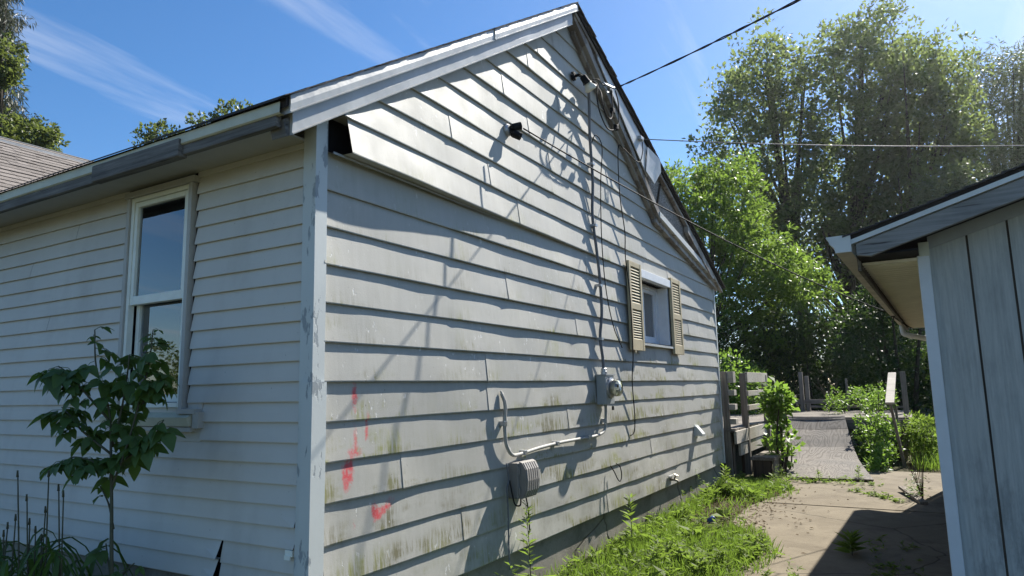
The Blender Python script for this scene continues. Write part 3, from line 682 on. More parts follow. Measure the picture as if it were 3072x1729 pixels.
q = MB(); q.bar((5.42, -.07, KZ+.14), (5.62, -.07, new_z(5.62)-.12), .02, .022, (0, 1, 0)); q.build("batten", "darkwood", house)
slope_bar(6.55, 7.75, new_z, -.10, -.19, -.13, -.075, "batten", "rakewood", bevel=.004)

# ---- gable window, header, jambs
win = MB()
win.box((OPX0-.02, -.055, OPZ1), (OPX1+.03, .06, OPZ1+.095)); w1 = win.build("window", "white", house, bevel=.004)
q = MB(); q.box((OPX0-.01, .02, OPZ0), (OPX0+.012, .17, OPZ1)); q.build("jamb", "white", w1)
q = MB(); q.box((OPX1-.012, -.012, OPZ0), (OPX1+.02, .17, OPZ1)); q.build("jamb", "white", w1)
q = MB(); q.prism([(OPX0-.02, -.05, OPZ0-.02), (OPX0-.02, .16, OPZ0+.012), (OPX0-.02, .16, OPZ0-.05), (OPX0-.02, -.05, OPZ0-.045)], (OPX1-OPX0+.05, 0, 0)); q.build("sill", "metal", w1)
def sash(x0, x1, z0, z1, y, w, nm, par, mat="sash"):
    q = MB(); q.box((x0, y, z0), (x0+w, y+.04, z1)); q.box((x1-w, y, z0), (x1, y+.04, z1)); q.box((x0+w, y, z0), (x1-w, y+.04, z0+w)); q.box((x0+w, y, z1-w), (x1-w, y+.04, z1))
    return q.build(nm, mat, par, bevel=.003)
sash(OPX0+.012, OPX1-.012, OPZ0+.012, OPZ1, .115, .045, "frame", w1, "white")
sash(OPX0+.058, 5.36, OPZ0+.06, OPZ1-.045, .125, .04, "sash", w1, "white")
sash(5.33, OPX1-.058, OPZ0+.06, OPZ1-.045, .14, .04, "sash", w1, "white")
q = MB(); q.box((OPX0+.09, .142, OPZ0+.09), (5.33, .145, OPZ1-.08)); q.build("pane", "glass2", w1)
q = MB(); q.box((5.36, .157, OPZ0+.09), (OPX1-.09, .160, OPZ1-.08)); q.build("pane", "glass2", w1)
q = MB(); xs = np.linspace(OPX0, OPX1, 40)
for x in xs: q.v += [(x, .26+.02*math.sin(x*38), OPZ0-.05), (x, .26+.02*math.sin(x*38+.5), OPZ1+.1)]
q.f = [(2*i, 2*i+2, 2*i+3, 2*i+1) for i in range(39)]; q.mi = [0]*39; q.build("curtain", "curtain", w1)

# ---- shutters
def shutter(x0, x1, z0, z1, tilt):
    y0, y1 = -.062, -.028; s_ = .05
    def T(p):
        return (p[0]+tilt*(p[2]-z1), p[1], p[2])
    q = MB(); q.box((x0, y0, z0), (x0+s_, y1, z1)); q.box((x1-s_, y0, z0), (x1, y1, z1))
    zm = (z0+z1)/2-.005
    q.box((x0+s_, y0+.002, z0), (x1-s_, y1, z0+.12)); q.box((x0+s_, y0+.002, z1-.055), (x1-s_, y1, z1)); q.box((x0+s_, y0+.002, zm-.035), (x1-s_, y1, zm+.035))
    q.box((x0+s_, y1-.004, z0+.1), (x1-s_, y1, z1-.05))
    q.v = [T(p) for p in q.v]
    sh = q.build("shutter", "shutter", house, bevel=.003)
    for a, c in ((z0+.12, zm-.035), (zm+.035, z1-.055)):
        n = 12
        for i in range(n):
            zc = a+(c-a)*(i+.5)/n; h = (c-a)/n
            q = MB(); q.prism([(x0+s_-.002, y0+.004, zc-h*.55), (x0+s_-.002, y0+.008, zc-h*.6), (x0+s_-.002, y1-.002, zc+h*.42), (x0+s_-.002, y1-.006, zc+h*.5)], (x1-x0-2*s_+.004, 0, 0))
            q.v = [T(p) for p in q.v]; q.build("louver", "shutter", sh)
shutter(4.405, 4.79, 1.828, 2.795, -.004)
shutter(5.875, 6.265, 1.832, 2.795, -.02)

# ---- left double hung window
q = MB(); y0, y1 = .985, 1.68
q.box((-.045, y0+.012, WZ0-.045), (.0, y0+.044, WZ1+.02)); q.box((-.045, y1-.044, WZ0-.045), (.0, y1-.012, WZ1+.02)); q.box((-.05, y0-.012, WZ1+.021), (.0, y1+.012, WZ1+.06))
w2 = q.build("window", "trimvinyl", house, bevel=.003)
def sashx(y0, y1, z0, z1, x, w, nm, wb=None, wt=None):
    wb = wb or w; wt = wt or w; q = MB(); q.box((x, y0, z0), (x+.04, y0+w, z1)); q.box((x, y1-w, z0), (x+.04, y1, z1)); q.box((x, y0+w, z0), (x+.04, y1-w, z0+wb)); q.box((x, y0+w, z1-wt), (x+.04, y1-w, z1))
    return q.build(nm, "sash", w2, bevel=.003)
sashx(1.031, 1.634, WZ0-.02, WZ1+.019, -.032, .028, "frame")
ZM = 2.02
sashx(1.06, 1.605, ZM-.005, WZ1-.012, -.024, .03, "sash", .055, .03)
sashx(1.06, 1.605, WZ0+.01, ZM+.04, .022, .032, "sash", .045, .03)
q = MB(); q.box((-.006, 1.085, ZM+.045), (-.003, 1.58, WZ1-.038)); q.build("pane", "glass", w2)
q = MB(); q.box((.040, 1.087, WZ0+.05), (.043, 1.578, ZM+.015)); q.build("pane", "glass", w2)
q = MB(); q.prism([(-.075, .90, WZ0-.075), (-.005, .90, WZ0-.045), (-.005, .90, WZ0-.125), (-.06, .90, WZ0-.125)], (0, .87, 0)); q.build("sill", "cream", w2)
q = MB(); q.box((-.05, .835, WZ0-.135), (-.005, .885, WZ0-.045)); q.box((-.055, .86, WZ0-.055), (-.005, 1.03, WZ0-.028)); q.box((-.052, .9, WZ0-.155), (-.004, 1.74, WZ0-.13)); q.build("sill_channel", "trimvinyl", w2)
q = MB(); q.box((-.012, .853, WZ0-.21), (.019, 1.755, WZ0-.021)); q.box((-.0125, .853, WZ0-.0205), (.019, .984, WZ0+.012)); q.build("sill_backing", "vinyl", w2)
q = MB(); ys = np.linspace(1.36, 1.575, 30)
for y in ys: q.v += [(.012+.004*math.sin(y*70), y, ZM+.045), (.012+.004*math.sin(y*70+.3), y, WZ1-.03)]
q.f = [(2*i, 2*i+1, 2*i+3, 2*i+2) for i in range(29)]; q.mi = [0]*29; q.build("curtain", "curtain", w2)
# rooms behind the glass
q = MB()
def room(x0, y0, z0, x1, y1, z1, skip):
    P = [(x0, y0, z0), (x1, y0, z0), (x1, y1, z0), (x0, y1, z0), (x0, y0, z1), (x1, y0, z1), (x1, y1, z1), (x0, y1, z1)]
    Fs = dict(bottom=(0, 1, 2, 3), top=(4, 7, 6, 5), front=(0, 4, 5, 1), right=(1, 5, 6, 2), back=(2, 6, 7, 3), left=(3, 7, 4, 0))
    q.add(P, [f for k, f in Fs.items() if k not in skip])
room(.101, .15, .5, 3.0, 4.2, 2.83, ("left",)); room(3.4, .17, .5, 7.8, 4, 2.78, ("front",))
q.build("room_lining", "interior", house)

# ---- rear wing roof with brown shingles
RY, RZ_ = 6.6, 4.56; EY, EZ = 3.2, 2.60
q = MB(); q.prism([(.25, EY, EZ-.02), (.25, RY, RZ_-.02), (.25, RY, RZ_-.08), (.25, EY, EZ-.08)], (5, 0, 0)); q.prism([(.25, RY, RZ_-.02), (.25, RY+3.4, EZ-.02), (.25, RY+3.4, EZ-.1), (.25, RY, RZ_-.08)], (5, 0, 0))
wing = q.build("wing_roof", "shing_base", house)
sl = np.array([0, RY-EY, RZ_-EZ]); SLn = np.linalg.norm(sl); sl /= SLn; nn = np.array([0, -sl[2], sl[1]])
nrow = int(SLn/.143)
tabs = []
for w in (.13, .18, .25, .33):
    me = bpy.data.meshes.new("shingle"); t = .007
    P = [np.array([0, 0, 0.])+nn*.012, np.array([w-.004, 0, 0])+nn*.012, np.array([w-.004, 0, 0])+sl*.16+nn*.003, sl*.16+nn*.003]
    V = P+[p-nn*t for p in P]
    me.from_pydata([tuple(p) for p in V], [], [(0, 1, 2, 3), (4, 7, 6, 5), (0, 4, 5, 1), (1, 5, 6, 2), (3, 2, 6, 7), (0, 3, 7, 4)]); me.materials.append(MT['shing_brown']); tabs.append((w, me))
cnt = 0
for i in range(nrow):
    base = np.array([0, EY, EZ-.02])+sl*(.143*i)
    if base[1] < 3.9: continue
    x = .15+.1*random.random()+(base[1]-3.9)*.23
    while x < 1.0+(base[1]-3.9)*.50 and cnt < 298:
        w, me = random.choice(tabs); o = bpy.data.objects.new("shingle", me); col.objects.link(o); o.parent = wing
        o.location = (x, base[1], base[2]+random.choice((0, 0, .004))); x += w; cnt += 1
q = MB()
for i in range(18):
    x = .25+i*.2; q.prism([(x, RY-.11, RZ_-.065+.02), (x, RY, RZ_+.008), (x, RY+.11, RZ_-.065+.02), (x, RY, RZ_-.012)], (.197, 0, 0))
q.build("ridge_cap", "shing_brown", wing)
q = MB(); q.box((.25, RY-.13, RZ_-.085), (4, RY-.115, RZ_-.055)); q.bar((.25, RY+.0, RZ_+.012), (3.4, RY, RZ_+.012), .03, .008); q.build("ridge_flashing", "metal", wing)

# ------------------------------------------------------------------ garage
gar = thing("garage", (2.3, -2.705, 0), "blue grey plywood sided garage with white gutter on the right", "garage", rz=math.radians(-1.8))
GL = 6.6; GW = 4.6; GS = .304
def gz(y): return 2.285-GS*(y-.33)          # underside of the roof deck at lateral y (eave at +0.33)
for i in range(24):
    y1 = -.055-(i*.2)+.0; y0 = max(y1-.188, -GW)
    if i == 0: y1 = -.05
    if y1 < -GW+.05: break
    q = MB(); q.prism([(0, y0, -.1), (0, y1, -.1), (0, y1, gz(y1)-.17), (0, y0, gz(y0)-.17)], (.012, 0, 0)); q.build("siding_plank", "t111", gar, local=True)
q = MB(); q.prism([(.006, -GW, -.1), (.006, -.02, -.1), (.006, -.02, gz(0)-.15), (.006, -GW/2, gz(-GW/2)-.15), (.006, -GW, gz(0)-.15)], (.05, 0, 0)); q.box((.06, -.06, -.1), (GL-.3, -.012, 2.18)); q.box((.06, -GW, -.1), (GL-.3, -GW+.05, 2.2)); q.box((GL-.35, -GW+.05, -.1), (GL-.3, -.06, 2.3))
q.build("wall", "darkwood", gar, local=True)
q = MB(); q.box((-.022, -.052, -.1), (.06, .012, 2.19)); q.build("corner_trim", "gtrim", gar, local=True, bevel=.004)
q = MB(); q.box((-.026, -.055, 2.185), (.05, .0, 2.27)); q.build("corner_cap", "cream", gar, local=True, bevel=.003)
q = MB(); q.prism([(-.014, -.05, gz(-.05)-.175), (-.014, -GW/2, gz(-GW/2)-.175), (-.014, -GW/2, gz(-GW/2)-.10), (-.014, -.05, gz(-.05)-.10)], (.014, 0, 0)); q.build("frieze_board", "gband", gar, local=True)
q = MB(); q.prism([(-.285, .315, gz(.315)-.10), (-.285, .24, gz(.24)-.135), (-.285, -GW/2-.2, gz(-GW/2-.2)-.135), (-.285, -GW/2-.2, gz(-GW/2-.2)-.03), (-.285, .315, gz(.315)-.03)], (.035, 0, 0)); q.build("rake_fascia", "gfascia", gar, local=True, bevel=.005)
q = MB(); q.prism([(-.30, .34, gz(.34)-.024), (-.30, -GW/2-.2, gz(-GW/2-.2)-.024), (-.30, -GW/2-.2, gz(-GW/2-.2)+.004), (-.30, .34, gz(.34)+.004)], (.05, 0, 0)); q.build("drip_edge", "gutter", gar, local=True)
q = MB(); q.prism([(-.30, .36, gz(.36)+.005), (-.30, -GW/2-.2, gz(-GW/2-.2)+.005), (-.30, -GW/2-.2, gz(-GW/2-.2)+.03), (-.30, .36, gz(.36)+.03)], (GL+.3, 0, 0))
q.prism([(-.30, -GW/2-.2, gz(-GW/2-.2)+.005), (-.30, -GW-.4, gz(.36)+.005), (-.30, -GW-.4, gz(.36)+.03), (-.30, -GW/2-.2, gz(-GW/2-.2)+.03)], (GL+.3, 0, 0))
groof = q.build("roof", "shing_base", gar, local=True)
for i in range(34):
    a = .38-i*.09; c = a-.105; q = MB()
    o_ = .008*random.random(); q.prism([(-.315-o_, a, gz(a)+.042), (-.315-o_, c, gz(c)+.032), (-.315-o_, c, gz(c)+.026), (-.315-o_, a, gz(a)+.031)], (.9, 0, 0)); q.build("shingle", "shing_dark", groof, local=True)
# soffit
q = MB(); q.box((-.25, .0, 2.19), (GL-.3, .32, 2.2)); q.build("soffit_backing", "felt", gar, local=True)
for i in range(64):
    x0 = .0+i*.098
    q = MB(); q.prism([(x0, .006, 2.168), (x0+.012, .006, 2.174), (x0+.082, .006, 2.174), (x0+.088, .006, 2.164), (x0+.088, .006, 2.184), (x0, .006, 2.184)], (0, .305, 0)); q.build("soffit_panel", "soffit", gar, local=True)
q = MB(); q.box((-.01, .0, 2.155), (GL-.3, .014, 2.186)); q.build("soffit_channel", "cream", gar, local=True)
q = MB(); q.box((-.05, .315, 2.13), (GL-.2, .335, 2.30)); q.build("eave_fascia", "fasciawood", gar, local=True)
# K style gutter
gp = [(.337, 2.315), (.337, 2.212), (.424, 2.212), (.430, 2.245), (.452, 2.268), (.462, 2.30), (.470, 2.304), (.470, 2.315), (.458, 2.315), (.455, 2.300), (.444, 2.272), (.422, 2.25), (.416, 2.218), (.343, 2.218), (.343, 2.315)]
q = MB(); L_ = GL+.2
for x in np.linspace(-.31, L_-.31, 30):
    sag = -.010*math.sin((x+.3)/L_*math.pi)
    q.v += [(x, y, z+sag) for y, z in gp]
m = len(gp); q.f = [(i*m+k, i*m+(k+1) % m, (i+1)*m+(k+1) % m, (i+1)*m+k) for i in range(29) for k in range(m)]+[tuple(range(m-1, -1, -1))]
q.mi = [(1 if k in (1,) else 0) for i in range(29) for k in range(m)]+[0]
gut = q.build("gutter", ["gutter", "gutterdirty"], gar, local=True)
q = MB(); q.prism([(-.316, y, z) for y, z in gp[:7]+[(.470, 2.315)]], (.004, 0, 0)); q.build("end_cap", "gutter", gut, local=True)
q = MB(); q.tube(catmull([(GL-.42, .385, 2.215), (GL-.42, .385, 2.15), (GL-.42, .36, 2.08), (GL-.42, .16, 2.02), (GL-.42, .06, 1.98), (GL-.42, .05, 1.9), (GL-.42, .05, .2)], 4), .036, 8); q.build("downspout", "gutter", gar, local=True, smooth=True)

# ------------------------------------------------------------------ deck
DZ = .765
deck = thing("deck", (12, 0, 0), "weathered grey wooden deck behind the house with broken railings", "deck")
x = 8.25
while x < 15.6:                              # boards run along y
    y0 = -.16 if x < 12.28 else -2.42
    q = MB(); q.box((x, y0-.01*random.random(), DZ-.028), (x+.132, 2.2, DZ+.004*random.random())); q.build("plank", "oldwoody", deck)
    x += .14
def rim(a, c, h, name="rim_joist", mat="oldwoodx", w=.038): q = MB(); q.bar(a, c, w, h); return q.build(name, mat, deck, bevel=.004)
rim((8.3, -.175, DZ-.125), (12.2, -.175, DZ-.125), .19, mat="stubwood"); rim((8.6, -.16, DZ-.325), (10.4, -.16, DZ-.325), .18, mat="stubwood")
rim((12.26, -2.42, DZ-.125), (12.26, -.18, DZ-.125), .19, mat="oldwoody"); rim((12.24, -2.44, DZ-.125), (15.6, -2.44, DZ-.125), .19)
for px_, py_, z1, w in ((8.32, -.06, 1.64, .09), (9.2, -.15, 1.62, .095), (10.75, -.2, 1.60, .09), (15.3, -.21, 1.70, .09), (15.34, -.33, 1.60, .09), (15.3, -1.19, 1.515, .045), (14.0, -2.37, 1.63, .10), (15.3, 1.6, 1.6, .09), (12.5, -2.30, .74, .09)):
    q = MB(); q.box((px_-w/2, py_-w/2, 0), (px_+w/2, py_+w/2, z1)); q.build("post", "oldwood", deck, bevel=.006)
for z, h in ((1.55, .17), (1.315, .085), (1.10, .085), (.88, .085)):
    q = MB(); q.box((8.30, -.20, z-h/2), (8.46, -.09, z+h/2)); q.build("rail", "stubwood", deck, bevel=.004)
for z, h in ((1.55, .165), (1.29, .085), (1.06, .085)):
    q = MB(); q.box((9.15, -.235, z-h/2), (10.9, -.198, z+h/2)); q.build("rail", "stubwood", deck, bevel=.004)
q = MB(); q.bar((15.3, -1.2, 1.0), (15.3, 2.0, .98), .04, .10); q.build("rail", "oldwoody", deck, bevel=.004)
q = MB(); q.bar((15.2, -2.4, .86), (15.2, -.4, .88), .09, .05); q.build("rail", "oldwoody", deck, bevel=.004)
for (xx, yy) in ((8.4, -.05), (9.8, .0), (11.7, -.1), (12.4, -2.2), (13.6, -2.3)):
    q = MB(); q.box((xx-.07, yy-.07, -.05), (xx+.07, yy+.07, DZ-.03)); q.build("support_post", "darkwood", deck)
# sloped handrail and leaning pole to the right of the ramp
hr = thing("handrail", (11.3, -2.28, 0), "grey wooden handrail leaning beside the plywood ramp", "handrail")
q = MB(); q.bar((10.98, -2.18, 1.06), (12.55, -2.22, 1.585), .135, .04); q.build("cap_rail", "stubwood", hr, bevel=.005)
q = MB(); q.bar((11.30, -2.30, -.02), (11.02, -2.19, 1.05), .09, .045, (0, 1, 0)); q.build("pole", "oldwood", hr, bevel=.005)
q = MB(); q.bar((11.95, -2.27, .0), (11.95, -2.22, 1.36), .09, .045, (0, 1, 0)); q.build("pole", "oldwood", hr, bevel=.005)
# old steps beside the deck
st = thing("wooden_step", (9.2, -.35, 0), "rotting wooden step under the deck edge by the house corner", "step")
q = MB(); q.box((8.85, -.62, .26), (9.95, -.26, .31)); q.build("tread", "oldwoodx", st, bevel=.005)
for i in range(8):
    q = MB(); q.box((8.9+i*.13, -.60, -.02), (9.0+i*.13, -.575, .258)); q.build("board", "oldwood", st)
q = MB(); q.box((8.87, -.57, -.02), (8.9, -.28, .258)); q.build("side_board", "darkwood", st)

# ------------------------------------------------------------------ plywood ramp
ramp = thing("plywood_ramp", (9, -1.4, 0), "sagging bleached plywood ramp running up to the deck", "ramp")
prx = [8.9, 9.7, 10.6, 11.27, 11.6, 11.95, 12.36]; prz = [.02, .055, .125, .275, .42, .55, .775]
def ramp_sheet(x0, x1, dz, n):
    q = MB(); ny = 8; xs = np.linspace(x0, x1, n+1)
    for top in (1, 0):
        for x in xs:
            s = (x-8.9)/3.43; yr = -1.95+.60*s
            for j in range(ny+1):
                t = j/ny; y = yr+1.16*t; xx = x-.10*t*(1-s)
                z = np.interp(x, prx, prz)+dz+.018*top+.02*math.sin(t*3)*math.sin(s*5)
                q.v.append((xx, y, z))
    m = ny+1; T = (n+1)*m
    q.f = [(i*m+j, (i+1)*m+j, (i+1)*m+j+1, i*m+j+1) for i in range(n) for j in range(ny)]+[(T+i*m+j, T+i*m+j+1, T+(i+1)*m+j+1, T+(i+1)*m+j) for i in range(n) for j in range(ny)]
    for i in range(n):
        q.f += [(i*m, T+i*m, T+(i+1)*m, (i+1)*m), (i*m+ny, (i+1)*m+ny, T+(i+1)*m+ny, T+i*m+ny)]
    for j in range(ny): q.f += [(j, j+1, T+j+1, T+j), (n*m+j, T+n*m+j, T+n*m+j+1, n*m+j+1)]
    q.mi = [0]*len(q.f); return q.build("plywood_sheet", "ply", ramp, smooth=False)
ramp_sheet(8.9, 11.955, 0, 22); ramp_sheet(11.96, 12.36, .002, 6)
q = MB(); q.bar((8.98, -1.93, .0), (8.88, -.84, .0), .04, .055); q.build("ledger", "darkwood", ramp)
for t in (.05, .5, .95):
    q = MB(); q.bar((11.2, -1.54+1.1*t, .10), (11.9, -1.42+1.1*t, .42), .04, .09); q.build("joist", "darkwood", ramp)

# ------------------------------------------------------------------ utilities on the gable wall
def wall_y(x, z): return -(bulge(x, z)+.012+(up(x, z) if z > 2.72 else 0))
mt = thing("electric_meter", (3.615, -.02, 1.4), "grey electric meter box with round glass meter", "meter")
q = MB(); q.box((3.512, -.112, 1.28), (3.716, -.015, 1.555)); q.build("box", "boxgrey", mt, bevel=.006)
q = MB(); q.box((3.50, -.122, 1.552), (3.728, -.01, 1.562)); q.build("rain_lip", "boxgrey", mt)
q = MB(); q.lathe((3.615, -.112, 1.435), (0, -1, 0), [(0, .096), (.02, .096), (.024, .086)], 28); q.build("collar", "steel", mt, smooth=False)
q = MB(); q.lathe((3.615, -.135, 1.435), (0, -1, 0), [(0, .083), (.05, .082), (.07, .078), (.082, .066), (.084, .0)], 28); q.build("dome", "glass", mt, smooth=True)
q = MB(); q.lathe((3.615, -.135, 1.435), (0, -1, 0), [(0, .070), (.045, .068), (.046, .0)], 24); mb_ = q.build("register", "bulb", mt)
q = MB(); q.box((3.575, -.184, 1.44), (3.655, -.181, 1.47)); q.box((3.59, -.184, 1.40), (3.64, -.181, 1.412)); q.build("dial", "black", mt)
q = MB(); q.lathe((3.60, -.06, 1.556), (0, 0, 1), [(0, .03), (.035, .03), (.04, .026), (.06, .026), (.065, .02)], 16); q.build("hub", "steel", mt)
q = MB(); q.box((3.665, -.114, 1.225), (3.690, -.10, 1.262)); q.build("seal_tag", "black", mt)

def wire(name, pts, r, mat, label, cat="cable", k=6, n=6, smooth=True):
    q = MB(); q.tube(catmull(pts, k), r, n); return one(q, name, mat, label, cat, smooth=smooth)
# service entrance cable from eave down to meter
q = MB(); pts = [(3.44, -.09, 4.36), (3.47, -.075, 4.15), (3.49, -.06, 3.9), (3.53, -.055, 3.45), (3.50, -.05, 3.1), (3.56, -.055, 2.75), (3.60, -.06, 2.45), (3.62, -.055, 2.15), (3.57, -.05, 1.92), (3.60, -.055, 1.72), (3.60, -.06, 1.60)]
sec = thing("service_cable", (3.5, -.05, 1.6), "thick grey service cable running down the wall into the meter", "cable")
q.tube(catmull(pts, 6), .0155, 8); q.build("sheath", "cable", sec, smooth=True)
for z in (3.62, 3.0, 2.42, 1.9):
    xx = float(np.interp(z, [p[2] for p in pts[::-1]], [p[0] for p in pts[::-1]])); yy = wall_y(xx, z)
    q = MB(); q.box((xx-.025, yy-.062, z-.012), (xx+.025, yy+.01, z+.012)); q.build("strap", "steel", sec)
q = MB(); q.lathe((3.435, -.09, 4.34), (.1, -.1, 1), [(0, .02), (.03, .032), (.08, .03), (.11, .015)], 12); q.build("weatherhead", "cable", sec, smooth=True)
# loops of conductor at the weather head and the service drop
for i, (P, rr) in enumerate([([(3.44, -.13, 4.44), (3.40, -.2, 4.36), (3.33, -.22, 4.2), (3.40, -.22, 4.06), (3.62, -.2, 3.99), (3.82, -.2, 4.05), (3.97, -.19, 4.2), (4.0, -.18, 4.4), (3.96, -.17, 4.53)], .0075),
                             ([(3.46, -.13, 4.45), (3.50, -.19, 4.33), (3.45, -.22, 4.22), (3.50, -.23, 4.10), (3.66, -.22, 4.10), (3.75, -.21, 4.22), (3.80, -.19, 4.38), (3.86, -.17, 4.5)], .0075),
                             ([(3.46, -.13, 4.46), (3.53, -.16, 4.48), (3.62, -.16, 4.47), (3.74, -.15, 4.50)], .006)]):
    wire("drip_loop", P, rr, "black", ["wide black drip loop under the service drop", "narrow black drip loop nearest the weatherhead", "short bare wire reaching from weatherhead to the eave bracket"][i], "wire", 6, 6)
for i, p in enumerate([(3.77, -.20, 4.23), (3.85, -.2, 4.08)]):
    q = MB(); q.box((p[0]-.03, p[1]-.02, p[2]-.028), (p[0]+.035, p[1]+.02, p[2]+.028)); one(q, "splice_clamp", "black", ["black splice clamp on the narrow drip loop", "black splice clamp low on the wide drip loop"][i], "clamp", bevel=.008)
q = MB(); q.box((3.70, -.15, 4.47), (3.76, -.10, 4.53)); q.tube([(3.70, -.16, 4.5), (3.84, -.17, 4.52), (3.92, -.17, 4.54)], .012, 8); q.tube([(3.74, -.12, 4.5), (3.78, -.16, 4.44), (3.72, -.17, 4.42)], .008, 6); one(q, "eave_bracket", "steel", "small steel bracket on the eave holding the service drop", "bracket")
# twisted service drop
A = np.array([3.93, -.17, 4.535]); Bp = spot(2010, 0, 4.3); far = Bp+(Bp-A)*4
q = MB(); dr = thing("service_drop", A, "thick twisted black overhead cable sloping up to the right", "cable")
nP = 500
for ph in range(2):
    P = []
    for i in range(nP):
        t = i/(nP-1); p = A+(far-A)*t; p = p+np.array([0, 0, -1.3*t*(1-t)+1.04*t])
        fade = min(1, t*60); a = ph*3.1416+t*130+1.5*math.sin(t*40); rr = .0052*fade*(1+.35*math.sin(t*97+ph))
        P.append(p+np.array([math.cos(a)*.5, math.cos(a)*.8, math.sin(a)])*rr)
    q = MB(); q.tube(P, .0052, 5); q.build("strand", "black", dr, smooth=True)
# thin line to the right
A2 = np.array([4.80, -.16, 4.26]); B2 = spot(2576, 305, 8.0)
wire("overhead_wire", [A2+(B2-A2)*t+np.array([0, 0, -.5*t*(3-t)*.3]) for t in np.linspace(0, 3, 14)], .0055, "cable", "thin overhead wire crossing level in front of the trees", "wire", 4)
q = MB(); q.box((4.70, -.17, 4.235), (4.80, -.12, 4.275)); one(q, "wire_clamp", "steel", "small metal clamp on the white patch of the right eave", "clamp", bevel=.004)
wire("hanging_wire", [(4.76, -.16, 4.23), (4.70, -.18, 4.08), (4.62, -.17, 3.94), (4.5, -.15, 3.93), (4.33, -.09, 4.02), (4.25, -.06, 4.0), (4.26, -.05, 3.5), (4.36, -.05, 3.1), (4.37, -.04, 2.82), (4.375, -.07, 2.4), (4.385, -.07, 1.8), (4.40, -.04, 1.5), (4.44, -.035, 1.15), (4.42, -.03, .98), (4.33, -.02, .94)], .006, "black", "thin black wire dropping from the eave past the left shutter", "wire", 8)
wire("loose_wire", [(3.55, -.05, 3.85), (3.62, -.07, 3.95), (3.72, -.09, 3.85), (3.70, -.07, 3.5), (3.66, -.07, 3.0), (3.68, -.07, 2.6), (3.72, -.08, 2.3), (3.83, -.09, 2.02), (3.98, -.10, 1.85), (4.0, -.10, 1.83)], .0055, "black", "loose black wire hanging free beside the service cable", "wire", 8)
# line from lamp socket to garage gutter
A3 = np.array([1.98, -.15, 3.46]); B3 = np.array([6.75, -2.42, 2.24])
wire("garage_feed_wire", [A3+(B3-A3)*t+np.array([0, 0, -.42*t*(1-t)]) for t in np.linspace(0, 1, 14)], .006, "black", "black wire strung from the wall socket to the garage gutter", "wire", 4)
wire("garage_wire_tail", [B3, B3+(.06, -.05, -.06), B3+(.15, -.12, -.12), B3+(.5, -.22, -.17), B3+(.9, -.28, -.16)], .007, "black", "black wire tail under the garage soffit", "wire", 6)
q = MB(); q.box(B3-(.02, .05, .045), B3+(.05, .0, .035)); q.tube([B3+(0, -.03, -.04), B3+(.02, -.03, -.08), B3+(.04, -.03, -.04)], .006, 6); one(q, "wire_anchor", "black", "small dark wire anchor on the garage gutter", "anchor")
# wall telephone cable, utility box
y_ = -.03
wire("utility_cable", [(1.765, -.035, 1.415), (1.79, -.05, 1.33), (1.775, -.05, 1.22), (1.785, -.05, 1.08), (1.815, -.05, 1.02), (1.87, -.05, .975), (1.97, -.045, .965), (2.3, -.04, .985), (2.66, -.04, .998), (3.0, -.04, 1.0), (3.35, -.045, 1.002), (3.54, -.045, 1.02), (3.60, -.05, 1.06), (3.61, -.055, 1.14), (3.61, -.06, 1.23), (3.61, -.06, 1.30)], .0135, "cablelight", "thick pale grey cable curving along the wall below the meter", "cable", 8, 8)
wire("utility_cable_loop", [(1.765, -.03, 1.43), (1.765, -.05, 1.38), (1.775, -.055, 1.28), (1.785, -.055, 1.18)], .009, "cablelight", "short pale cable end looped at the top of the wall cable", "cable", 6, 6)
for i, (xx, zz) in enumerate([(1.775, 1.20), (2.06, .972), (2.60, .997), (3.22, 1.003), (3.61, 1.13)]):
    q = MB(); q.box((xx-.02, -.062, zz-.018), (xx+.02, -.012, zz+.018)); one(q, "cable_clip", "steel", ["cable clip high on the rising utility cable", "cable clip at the bend above the utility box", "cable clip midway along the utility cable", "cable clip on the utility cable in the meter shadow", "cable clip on the cable just below the meter"][i], "clip", bevel=.003)
nid = thing("utility_box", (1.97, -.02, .66), "beige ribbed utility box low on the gable wall", "utility box")
q = MB(); q.box((1.865, -.10, .665), (2.075, -.012, .915)); q.build("back_box", "nid", nid, bevel=.008)
q = MB()
pf = [(-.10, .66), (-.125, .67), (-.150, .72), (-.158, .79), (-.150, .87), (-.125, .915), (-.10, .925)]
for x in (1.885, 2.085): q.v += [(x, y, z) for y, z in pf]
q.f = [(k, k+1, k+8, k+7) for k in range(6)]+[(0, 6, 5, 4, 3, 2, 1), (7, 8, 9, 10, 11, 12, 13), (0, 7, 13, 6)]; q.mi = [0]*len(q.f)
q.build("lid", "nid", nid)
for i in range(6):
    q = MB(); x0 = 1.897+i*.031; q.v = []
    for x in (x0, x0+.017): q.v += [(x, y-.006, z) for y, z in pf[1:6]]+[(x, y+.004, z) for y, z in pf[1:6]]
    q.f = [(k, k+1, k+11, k+10) for k in range(4)]+[(0, 5, 6, 1), (1, 6, 7, 2), (2, 7, 8, 3), (3, 8, 9, 4), (10, 11, 16, 15), (11, 12, 17, 16), (12, 13, 18, 17), (13, 14, 19, 18)]; q.mi = [0]*len(q.f)
    q.build("rib", "nidlight", nid)
for z in (.72, .86):
    q = MB(); q.tube([(1.872, -.105, z-.025), (1.872, -.105, z+.025)], .008, 8); q.build("hinge", "nid", nid)
wire("box_lead", [(1.80, -.045, .92), (1.815, -.05, .80), (1.79, -.05, .74), (1.80, -.05, .60), (1.80, -.05, .40), (1.79, -.06, .2)], .006, "cable", "thin grey lead dropping beside the utility box", "wire", 6)
wire("box_loop_wire", [(1.82, -.055, .80), (1.83, -.07, .70), (1.85, -.08, .63), (1.92, -.08, .615), (1.95, -.07, .66)], .006, "black", "black wire looping under the utility box", "wire", 6)
